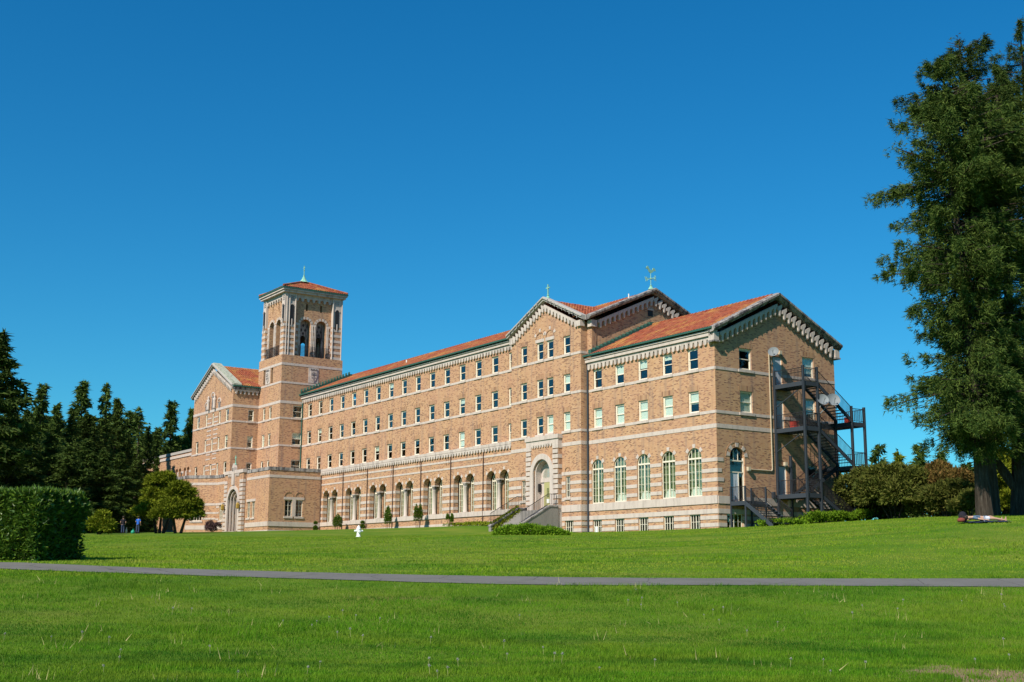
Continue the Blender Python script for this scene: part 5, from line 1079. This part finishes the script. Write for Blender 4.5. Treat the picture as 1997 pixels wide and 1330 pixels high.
for u in (-1.6, -.1): mb.box(1.21, 3.21, u-.04, u+.04, 5.16, 5.46)
pl = S2('platform', mb); mb = MB()
for i in range(16): mb.box(1.25+i*.123, 1.34+i*.123, -1.56, -.14, 5.42, 5.455)
mb.build('grating', M['steel'], pl)
for v in (1.17, 3.25):
    mb = MB(); mb.loft([(v-.03, -1.62, 5.12), (v+.03, -1.62, 5.12), (v+.03, -1.62, 5.44), (v-.03, -1.62, 5.44)], [(v-.03, -4.3, 3.35), (v+.03, -4.3, 3.35), (v+.03, -4.3, 3.67), (v-.03, -4.3, 3.67)]); S2('stringer', mb)
    mb = MB(); railing(mb, (v, -.12, 5.46), (v, -1.62, 5.46), 1.05, .13, .011); railing(mb, (v, -1.62, 5.46), (v, -4.2, 3.75), 1.0, .13, .011); S2('railing', mb, 'iron')
me = MB().box(1.21, 3.21, -.14, .14, -.02, .02).mesh('tread', M['steel'])
for i in range(1, 10): t = i/10; ss.link('tread', me, (0, -1.62-2.68*t, 5.4-1.78*t), 0)
# things fixed to or standing on it
def bthing(name, label, cat, u, v, z, group=None): return BRoot(name, label, cat, u, v, z, group)
def dish(label, u, v, z, az, el, r, arm_to):
    d = bthing('satellite_dish', label, 'satellite dish', u, v, z, 'satellite dishes on the end wall')
    ax = Vector((math.sin(az)*math.cos(el), -math.cos(az)*math.cos(el), math.sin(el))); a = ax.orthogonal().normalized(); b = ax.cross(a); c0 = Vector((v, u, z)); mb = MB(); n = 16; rings = []
    for k in range(5): rr = r*k/4; rings.append([c0+ax*(.35*rr*rr/r)+rr*(math.cos(2*math.pi*i/n)*a+math.sin(2*math.pi*i/n)*b) for i in range(n)])
    for off in (0, -.02):
        for k in range(4): mb.add([tuple(p+ax*off) for p in rings[k]+rings[k+1]], [(i, (i+1) % n, n+(i+1) % n, n+i) for i in range(n)])
    d.add('reflector', mb, M['dish'], True)
    f = c0+ax*r*1.1+Vector((0, 0, -r*.25)); mb = MB(); mb.tube(c0-Vector((0, 0, r*.9))+ax*.1, f, .02).lathe([(.05, -.06), (.06, .06)], tuple(f), 8); d.add('feed_arm', mb, M['dish'])
    d.add('mount', MB().tube(c0-ax*.03, Vector(arm_to), .035), M['dish'])
dish('grey satellite dish up beside the top door', -.45, 5.75, 17.05, R(-55), R(25), .42, (5.9, -.02, 16.2))
dish('left one of the two grey dishes below the upper stair', UO-.15, 7.9, 13.2, R(-25), R(22), .46, (V3, UO, 12.2))
dish('right one of the two grey dishes below the upper stair', UO-.25, 8.95, 13.25, R(-30), R(22), .52, (V3+.1, UO, 12.1))
def wall_lamp(label, u, v, z):
    d = bthing('wall_lamp', label, 'lamp', u, v, z, 'wall lamps on the end wall'); d.add('lamp_body', MB().box(v-.13, v+.13, u-.22, u, z-.13, z+.13), M['pipe']); d.add('lamp_glass', MB().box(v-.10, v+.10, u-.2, u-.02, z-.17, z-.131), M['frame_white'])
wall_lamp('cream wall lamp beside the arched ground floor door', -.04, 3.05, 7.98); wall_lamp('cream wall lamp under the lower fire escape landing', -.04, 6.95, 8.55); wall_lamp('white flood lamp above the top door', -.04, 6.75, 17.2)
mb = MB()
for p, q in (((3.2, -.06, 7.95), (5.55, -.06, 7.95)), ((5.55, -.06, 7.95), (5.62, -.06, 8.1)), ((5.62, -.06, 8.1), (5.62, -.06, 17.0))): mb.tube(p, q, .045, n=6)
S0.put('conduit_pipe', MB().add([(x, y, z) for x, y, z in mb.v], mb.f), 'pipe')
mb = MB(); mb.box(5.5, 5.75, -.2, -.01, 5.9, 6.35); S0.put('meter_box', mb, 'steel')
for lab, u, v, z, s_ in (('red crate on the second landing of the fire escape', -1.5, 6.6, 11.16, .42), ('red planter on the upper turn of the fire escape', -2.4, 11.6, 11.83, .34)):
    d = bthing('red_crate', lab, 'crate', u, v, z); mb = MB(); h = s_*1.1
    for a in (-1, 1): mb.box(v+a*s_/2-.015, v+a*s_/2+.015, u-s_/2, u+s_/2, z, z+h).box(v-s_/2, v+s_/2, u+a*s_/2-.015, u+a*s_/2+.015, z, z+h)
    mb.box(v-s_/2, v+s_/2, u-s_/2, u+s_/2, z, z+.03); d.add('crate_walls', mb, M['red'])
    d.add('crate_rim', MB().box(v-s_/2-.03, v+s_/2+.03, u-s_/2-.03, u-s_/2+.03, z+h, z+h+.05).box(v-s_/2-.03, v+s_/2+.03, u+s_/2-.03, u+s_/2+.03, z+h, z+h+.05), M['red'])

# ------------------------------------------------------------------ roof finials
def roof_cross(label, u, v, z, h, arm, m='verdigris', base=True):
    d = bthing('roof_cross', label, 'cross', u, v, z, 'green copper crosses'); c = (v, u, z)
    d.add('base', MB().lathe([(h*.16, 0), (h*.13, h*.08), (h*.05, h*.2), (h*.09, h*.25), (h*.04, h*.3)], c, 8), M[m])
    mb = MB(); mb.box(v-.045, v+.045, u-.045, u+.045, z+h*.25, z+h).box(v-.04, v+.04, u-arm, u+arm, z+h*.72, z+h*.72+.09); d.add('shaft', mb, M[m])
roof_cross('green copper cross on the gable of the middle pavilion', 20.75, -.5, 24.35, 1.3, .26)
roof_cross('small green cross over the entrance left of the arcade', 76.1, -7.3, 12.95, 1.1, .22)
d = bthing('tower_finial', 'pale green copper finial with a cross on the bell tower roof', 'finial', UC, VC, 36.9)
d.add('flared_base', MB().lathe([(.75, 0), (.5, .15), (.28, .45), (.12, .8), (.1, 1.0)], (VC, UC, 36.85), 8), M['verdigris']); d.add('rod', MB().lathe([(.05, 0), (.05, .6), (.1, .7), (.04, .75), (.035, .8)], (VC, UC, 37.8), 8), M['verdigris'])
d.add('cross', MB().box(VC-.04, VC+.04, UC-.04, UC+.04, 38.5, 39.1).box(VC-.04, VC+.04, UC-.24, UC+.24, 38.78, 38.86), M['verdigris'])
wv, wu, wz = 6.5, 14.85, 25.0
d = bthing('weather_vane', 'green copper weather vane with a cockerel and compass letters on the gable', 'weather vane', wu, wv, wz)
d.add('base', MB().lathe([(.26, 0), (.2, .15), (.08, .3), (.12, .36), (.05, .42)], (wv, wu, wz), 8), M['verdigris']); d.add('rod', MB().tube((wv, wu, wz+.3), (wv, wu, wz+1.55), .035), M['verdigris'])
mb = MB(); mb.bar((wv-.5, wu, wz+1.0), (wv+.5, wu, wz+1.0), .04, .04).bar((wv, wu-.5, wz+1.0), (wv, wu+.5, wz+1.0), .04, .04).lathe([(.02, -.1), (.1, -.04), (.1, .04), (.02, .1)], (wv, wu, wz+1.0), 8); d.add('compass_arms', mb, M['verdigris'])
def letter(strokes, cx, cz, vdir):
    mb = MB()
    for x0, z0, x1, z1 in strokes:
        f = lambda x, z: (wv+cx+x*.2 if vdir else wv, wu+(0 if vdir else cx+x*.2), wz+cz+z*.24); mb.bar(f(x0, z0), f(x1, z1), .035, .035)
    d.add('compass_letter', mb, M['verdigris'])
letter([(-.5, -.5, -.5, .5), (-.5, .5, .5, .5), (-.5, 0, .3, 0), (-.5, -.5, .5, -.5)], .56, 1.0, True)
letter([(-.5, .5, -.25, -.5), (-.25, -.5, 0, .2), (0, .2, .25, -.5), (.25, -.5, .5, .5)], -.56, 1.0, True)
letter([(-.5, -.5, -.5, .5), (-.5, .5, .5, -.5), (.5, -.5, .5, .5)], .56, 1.0, False)
letter([(.5, .5, -.5, .5), (-.5, .5, -.5, 0), (-.5, 0, .5, 0), (.5, 0, .5, -.5), (.5, -.5, -.5, -.5)], -.56, 1.0, False)
hp = [(-.50, .46), (-.60, .42), (-.52, .36), (-.36, .34), (-.22, .12), (-.05, .0), (.05, .0), (.22, .10), (.42, .28), (.58, .24), (.50, .42), (.40, .52), (.26, .50), (.20, .34), (.02, .28), (-.14, .34), (-.26, .56), (-.36, .62), (-.44, .56)]
mb = MB(); mb.loft([(wv+x, wu-.03, wz+1.5+z) for x, z in hp], [(wv+x, wu+.03, wz+1.5+z) for x, z in hp]); d.add('cockerel', mb, M['verdigris'])
for lab, u in (('ochre lantern left of the west entrance arch', 78.55), ('ochre lantern right of the west entrance arch', 73.7)):
    d = bthing('wall_lantern', lab, 'lantern', u, -7.6, 7.6, 'lanterns beside the west entrance'); d.add('bracket', MB().box(-7.75, -7.48, u-.04, u+.04, 8.3, 8.4), M['iron'])
    d.add('lantern_body', MB().lathe([(.08, 0), (.22, .1), (.22, .55), (.08, .75)], (-7.75, u, 7.55), 6), M['gold'])

# ------------------------------------------------------------------ hydrant
p = at(699, 1047, 80); hz = float(ground(p.x, p.y)); d = thing('fire_hydrant', 'white fire hydrant standing alone on the lawn before the arcade', 'hydrant', (p.x, p.y, hz-.02), R(20))
MB().lathe([(.17, 0), (.17, .06), (.115, .08), (.115, .46), (.15, .47), (.15, .52), (.13, .54), (.12, .60), (.08, .68), (.03, .70), (.03, .76), (0.001, .76)], n=14).build('barrel', M['white'], d, True)
for nm, a, b, r in (('side_outlet', (-.25, 0, .40), (0, 0, .40), .07), ('side_outlet', (.25, 0, .40), (0, 0, .40), .07), ('front_outlet', (0, -.24, .36), (0, 0, .36), .09)):
    o_ = MB().tube(a, b, r, n=10).build(nm, M['white'], d); q = Vector(a)*1.12; q.z = a[2]; MB().tube(tuple(q), a, r*.75, n=8).build('cap', M['white'], o_)

# ------------------------------------------------------------------ people
def skin_mesh(name, joints, edges, radii, root, m, sub=2):
    me = bpy.data.meshes.new(name+'_cage'); me.from_pydata(joints, edges, []); o = bpy.data.objects.new(name+'_cage', me); C.objects.link(o)
    o.modifiers.new('skin', 'SKIN'); o.modifiers[0].use_smooth_shade = True
    for i, r in enumerate(radii): me.skin_vertices[0].data[i].radius = (r, r) if not isinstance(r, tuple) else r; me.skin_vertices[0].data[i].use_root = (i == root)
    o.modifiers.new('sub', 'SUBSURF').levels = sub; dg = bpy.context.evaluated_depsgraph_get(); r_ = bpy.data.meshes.new_from_object(o.evaluated_get(dg)); r_.name = name
    bpy.data.objects.remove(o); r_.materials.clear(); r_.materials.append(m); return r_
M['skin'] = mat('skin', (.50, .30, .21), .6); M['hair'] = mat('dark_hair', (.03, .02, .015), .6); M['shirt_blue'] = mat('blue_cotton', (.02, .12, .55), .85); M['jeans'] = mat('denim', (.035, .055, .12), .9); M['navy'] = mat('dark_navy_cotton', (.015, .014, .022), .9)
M['pale_shorts'] = mat('pale_cotton', (.62, .63, .72), .9); M['teal_shirt'] = mat('slate_cotton', (.10, .15, .22), .9); M['blanket'] = mat('dark_blue_blanket', (.015, .03, .06), .95); M['green'] = mat('green_plastic', (.02, .30, .20), .5)
def limb_chain(ps, rs, root=0): return ps, [(i, i+1) for i in range(len(ps)-1)], rs, root
def hand(parent, wrist, d, m, side):
    wrist, d = Vector(wrist), Vector(d).normalized(); sdv = d.orthogonal().normalized() if abs(d.z) < .9 else Vector((0, 1, 0)); J = [tuple(wrist), tuple(wrist+d*.05), tuple(wrist+d*.09)]; E_2 = [(0, 1), (1, 2)]; Rr = [(.022, .022), (.036, .022), (.034, .018)]
    for k, (o_, L) in enumerate(((-.03, .07), (-.01, .08), (.01, .075), (.03, .06))): i = len(J); J += [tuple(wrist+d*.10+sdv*o_), tuple(wrist+d*(.10+L*.5)+sdv*o_*1.1), tuple(wrist+d*(.10+L)+sdv*o_*1.1+Vector((0, 0, -.01)))]; E_2 += [(2, i), (i, i+1), (i+1, i+2)]; Rr += [.009, .009, .007]
    i = len(J); J += [tuple(wrist+d*.06+sdv*side*.045), tuple(wrist+d*.10+sdv*side*.065)]; E_2 += [(1, i), (i, i+1)]; Rr += [.011, .009]
    obj('hand', skin_mesh('hand', J, E_2, Rr, 0, m, 1), parent)
def standing(label, loc, rz, shirt, legs, pose, sleeves=True):
    t = thing('person', label, 'person', loc, rz); lean = pose.get('lean', 0)
    J = [(0, 0, .95), (0, -.01+lean*.3, 1.12), (0, lean*.7, 1.32), (0, lean, 1.46), (0, lean*1.1, 1.54), (0, lean*1.2-.01, 1.63)]
    body = [(0, 0, .95)]; E2 = []; Rr = [.10]
    def ch(prev, pts, rs):
        for p_, r in zip(pts, rs): body.append(p_); Rr.append(r); E2.append((prev, len(body)-1)); prev = len(body)-1
        return prev
    top = ch(0, J[1:5], [(.12, .09), (.14, .10), (.11, .08), .055]); hd_ = ch(top, [(0, lean*1.2-.01, 1.62), (0, lean*1.25-.02, 1.72)], [.075, .085])
    sh_ = 3
    for s_, arm in ((-1, pose['L']), (1, pose['R'])): ch(sh_, [(s_*.19, lean, 1.42)]+arm, [.06, .045, .03])
    for s_, lg in ((-1, pose['lL']), (1, pose['lR'])): ch(0, [(s_*.09, 0, .88)]+lg, [.095, .062, .042, .04])
    obj('body', skin_mesh('body', body, E2, Rr, 0, M['skin']), t)
    # clothes follow the body, a little larger
    sb = [(0, 0, .82)]; sE = []; sR = [(.19, .15)]; prev = 0
    for p_, r in zip(J[1:4], [(.165, .125), (.19, .135), (.15, .10)]): sb.append(p_); sR.append(r); sE.append((prev, len(sb)-1)); prev = len(sb)-1
    for s_, arm in ((-1, pose['L']), (1, pose['R'])):
        q = Vector((s_*.19, lean, 1.42)); e = Vector(arm[0]); sb += [tuple(q), tuple(q.lerp(e, .75))]; sR += [.072, .06]; sE += [(prev, len(sb)-2), (len(sb)-2, len(sb)-1)]
        if pose.get('long'): sb.append(tuple(e.lerp(Vector(arm[1]), .9))); sR.append(.048); sE.append((len(sb)-2, len(sb)-1))
    sb.append(J[4]); sR.append(.075); sE.append((prev, len(sb)-1))
    obj('shirt', skin_mesh('shirt', sb, sE, sR, 0, M[shirt]), t)
    tb = [(0, 0, 1.04)]; tE = []; tR = [(.16, .13)]
    for s_, lg in ((-1, pose['lL']), (1, pose['lR'])):
        i = len(tb); tb += [(s_*.09, 0, .86), lg[0], lg[1]]; tR += [.11, .078, .07]; tE += [(0, i), (i, i+1), (i+1, i+2)]
    obj('trousers', skin_mesh('trousers', tb, tE, tR, 0, M[legs]), t)
    MB().lathe([(.03, .77), (.09, .74), (.118, .68), (.118, .60), (.10, .53), (.06, .50)][::-1], (0, lean*1.25+.035, 1.06), 12).build('hair', M['hair'], t, True)
    f0 = Vector((0, lean*1.25-.10, 1.70)); mb = MB(); mb.lathe([(.016, -.03), (.012, .02)], (0, lean*1.25-.105, 1.69), 6); mb.build('nose', M['skin'], t)
    for s_ in (-1, 1): MB().lathe([(.004, -.01), (.014, 0), (.004, .01)], (s_*.035, lean*1.25-.098, 1.725), 6).build('eye', M['hair'], t); MB().lathe([(.01, -.03), (.02, 0), (.01, .03)], (s_*.09, lean*1.25, 1.70), 6).build('ear', M['skin'], t)
    for s_, lg in ((-1, pose['lL']), (1, pose['lR'])): x, y, z = lg[1]; MB().box(x-.05, x+.05, y-.17, y+.08, z-.08, z+.02).build('shoe', M['navy'], t)
    for s_, arm in ((-1, pose['L']), (1, pose['R'])): hand(t, arm[1], Vector(arm[1])-Vector(arm[0]), M['skin'], -s_)
    return t
MANY = 132; p = at(268, 1041, MANY); gp_ = gpt(p.x, p.y)
standing('person seen from behind in a blue shirt and jeans, by the spreading trees', gp_, R(172), 'shirt_blue', 'jeans', dict(lean=-.06, L=[(-.27, .02, 1.17), (-.25, -.10, .95)], R=[(.29, -.05, 1.20), (.33, -.26, 1.22)], lL=[(-.10, -.03, .48), (-.11, .03, .09)], lR=[(.10, .02, .48), (.12, .06, .09)]))
p2 = at(239, 1041, 131); standing('person in dark navy top and jeans standing in the shade', gpt(p2.x, p2.y), R(200), 'navy', 'jeans', dict(lean=-.1, long=1, L=[(-.26, .03, 1.17), (-.22, -.14, 1.02)], R=[(.26, .03, 1.17), (.22, -.14, 1.02)], lL=[(-.1, -.02, .48), (-.1, .04, .09)], lR=[(.1, -.03, .48), (.11, .04, .09)]))
p3 = at(259, 1041, 130.5); d = thing('green_bag', 'small green bag on the grass by the person in blue', 'bag', gpt(p3.x, p3.y)); MB().lathe([(.16, 0), (.22, .1), (.2, .28), (.08, .36), (.05, .4)], n=10).build('bag_body', M['green'], d, True); MB().tube((-.07, 0, .38), (0, 0, .52), .015).tube((0, 0, .52), (.07, 0, .38), .015).build('handle', M['green'], d)
p4 = at(246, 1041, 131.5); d = thing('white_bottle', 'white bottle standing on the lawn by the person in navy', 'bottle', gpt(p4.x, p4.y)); MB().lathe([(.09, 0), (.09, .4), (.04, .5), (.04, .58)], n=10).build('bottle_body', M['white'], d, True); MB().lathe([(.045, .58), (.045, .63)], n=8).build('cap', M['white'], d)
# person lying on a blanket
YL = 58; a_, b_ = at(1888, 1018, YL), at(1956, 1018, YL); pl_ = gpt((a_.x+b_.x)/2, (a_.y+b_.y)/2)
mb = MB(); nb_ = 10
V = []; 
for i in range(nb_+1):
    for j in range(7):
        x = -1.0+2.0*i/nb_+.06*math.sin(j*2.1); y = -.65+1.3*j/6+.07*math.sin(i*1.3); q = pl_+Vector((x, y, 0)); V.append((x, y, float(ground(q.x, q.y))-pl_.z+.06+.02*math.sin(i*2.3+j*1.7)))
F = [(i*7+j, (i+1)*7+j, (i+1)*7+j+1, i*7+j+1) for i in range(nb_) for j in range(6)]; mb.add(V, F); t = mb.build('picnic_blanket', M['blanket'], None, True, tuple(pl_)); tag(t, 'dark blue blanket spread on the lawn under the lying person', 'blanket')
zs = .06
t = thing('person', 'person in pale shorts lying on a dark blue blanket on the lawn', 'person', (pl_.x-.15, pl_.y-.1, pl_.z+zs), R(4))
bd = [(0, 0, .13), (-.22, 0, .16), (-.42, .0, .19), (-.54, 0, .17), (-.64, 0, .16), (-.75, 0, .15)]
J = bd+[(-.46, -.19, .14), (-.26, -.30, .08), (-.05, -.36, .05), (-.46, .19, .14), (-.62, .34, .07), (-.78, .2, .07), (.06, -.09, .12), (.46, -.14, .13), (.86, -.17, .07), (.98, -.18, .06), (.06, .09, .12), (.44, .16, .22), (.82, .14, .07), (.94, .13, .06)]
E2 = [(0, 1), (1, 2), (2, 3), (3, 4), (4, 5), (2, 6), (6, 7), (7, 8), (2, 9), (9, 10), (10, 11), (0, 12), (12, 13), (13, 14), (14, 15), (0, 16), (16, 17), (17, 18), (18, 19)]
Rr = [(.13, .10), (.145, .10), (.16, .11), .06, .075, .085, .055, .042, .032, .055, .042, .032, .09, .062, .042, .038, .09, .062, .042, .038]
obj('body', skin_mesh('body', J, E2, Rr, 0, M['skin']), t)
obj('shirt', skin_mesh('shirt', [bd[0], bd[1], bd[2], bd[3], J[6], (-.33, -.26, .10), J[9], (-.55, .28, .10)], [(0, 1), (1, 2), (2, 3), (2, 4), (4, 5), (2, 6), (6, 7)], [(.145, .115), (.16, .12), (.18, .13), .08, .07, .058, .07, .058], 0, M['teal_shirt']), t)
obj('shorts', skin_mesh('shorts', [bd[0], J[12], (.30, -.12, .13), J[16], (.30, .13, .19)], [(0, 1), (1, 2), (0, 3), (3, 4)], [(.16, .125), .115, .10, .115, .10], 0, M['pale_shorts']), t)
MB().lathe([(.03, -.1), (.085, -.07), (.1, 0), (.09, .06), (.04, .09)], (-.80, 0, .16), 10).build('hair', M['hair'], t, True)
MB().lathe([(.016, 0), (.012, .04)], (-.74, 0, .225), 6).build('nose', M['skin'], t)
for s_ in (-1, 1): MB().lathe([(.004, 0), (.012, .01), (.004, .016)], (-.775, s_*.033, .222), 6).build('eye', M['hair'], t)
hand(t, J[8], (1, -.2, -.05), M['skin'], 1); hand(t, J[11], (-.8, -.5, 0), M['skin'], -1)
for q in (J[15], J[19]): MB().loft([(q[0]-.02, q[1]-.04, q[2]-.04), (q[0]-.02, q[1]+.04, q[2]-.04), (q[0]-.02, q[1]+.04, q[2]+.03), (q[0]-.02, q[1]-.04, q[2]+.03)], [(q[0]+.05, q[1]-.035, q[2]-.03), (q[0]+.05, q[1]+.035, q[2]-.03), (q[0]+.03, q[1]+.03, q[2]+.16), (q[0]+.03, q[1]-.03, q[2]+.16)]).build('foot', M['skin'], t)
d = thing('rucksack', 'dark rucksack standing behind the lying person', 'bag', (pl_.x-.95, pl_.y+.25, pl_.z+.06)); MB().lathe([(.16, 0), (.2, .1), (.19, .3), (.12, .42), (.03, .46)], n=10).build('bag_body', M['navy'], d, True); MB().lathe([(.1, 0), (.11, .1), (.1, .2)], (0, -.16, .06), 8).build('pocket', M['navy'], d, True)
d = thing('red_bag', 'red and brown bag at the left end of the blanket', 'bag', (pl_.x-1.15, pl_.y-.1, pl_.z+.02)); MB().lathe([(.16, 0), (.19, .08), (.16, .15), (.07, .19)], n=10).build('bag_body', M['redbrown'], d, True); MB().tube((-.1, 0, .2), (0, 0, .3), .015).tube((0, 0, .3), (.1, 0, .2), .015).build('handle', M['bark'], d)

# ------------------------------------------------------------------ dandelions and dry tufts in the near grass
rg = np.random.RandomState(12); M['seed'] = mat('seed_down', (.34, .35, .29), .9); M['stalk'] = mat('dandelion_stalk', (.30, .30, .12), .8); M['straw'] = mat('straw_blades', (.42, .36, .16), .8)
V = sprays(np.zeros((46, 3)), rg.normal(0, 1, (46, 3)), .021, .009, rg, 0, 2); head = np_mesh('seed_head', V, tris(V), M['seed']); stalk = MB().tube((0, 0, 0), (.015, .01, .145), .004, n=4).mesh('stalk', M['stalk'])
clus = [(rg.uniform(-60, 2050), rg.uniform(1165, 1320)) for _ in range(22)]; k = 0
while k < 65:
    c = clus[rg.randint(len(clus))]; px, py = c[0]+rg.normal(0, 60), c[1]+rg.normal(0, 14)
    if not 1155 < py < 1328: continue
    Y = 18.3+(1330-py)/190*16; p = at(px, py, Y); Y2 = Y
    for _ in range(6): p = at(px, py, Y2); Y2 += (p.z-float(ground(p.x, p.y)))*6
    if not 17 < Y2 < 34: continue
    t = thing('dandelion', 'grey dandelion seed head on a thin stalk in the near grass', 'dandelion', gpt(p.x, p.y), rg.uniform(0, 6), 'dandelion seed heads in the near grass'); s = rg.uniform(.7, 1.15); t.scale = (s, s, s)
    obj('stalk', stalk, t); obj('seed_head', head, t, (.015, .01, .15)); k += 1
n = 130; x0 = rg.uniform(-15, 15, n); y0 = rg.uniform(18, 35, n); P = []; 
for i in range(n):
    if on_path(x0[i], y0[i], .15): continue
    for j in range(rg.randint(2, 8)): P.append((x0[i]+rg.normal(0, .10), y0[i]+rg.normal(0, .10)))
P = np.array(P); P3 = np.stack([P[:, 0], P[:, 1], ground(P[:, 0], P[:, 1])], 1); V = sprays(P3, np.tile([0, 0, 1.6], (len(P), 1)), .17, .011, rg, 0, 1); tag(obj('dry_stalks', np_mesh('dry_stalks', V, tris(V), M['straw'])), kind='stuff')
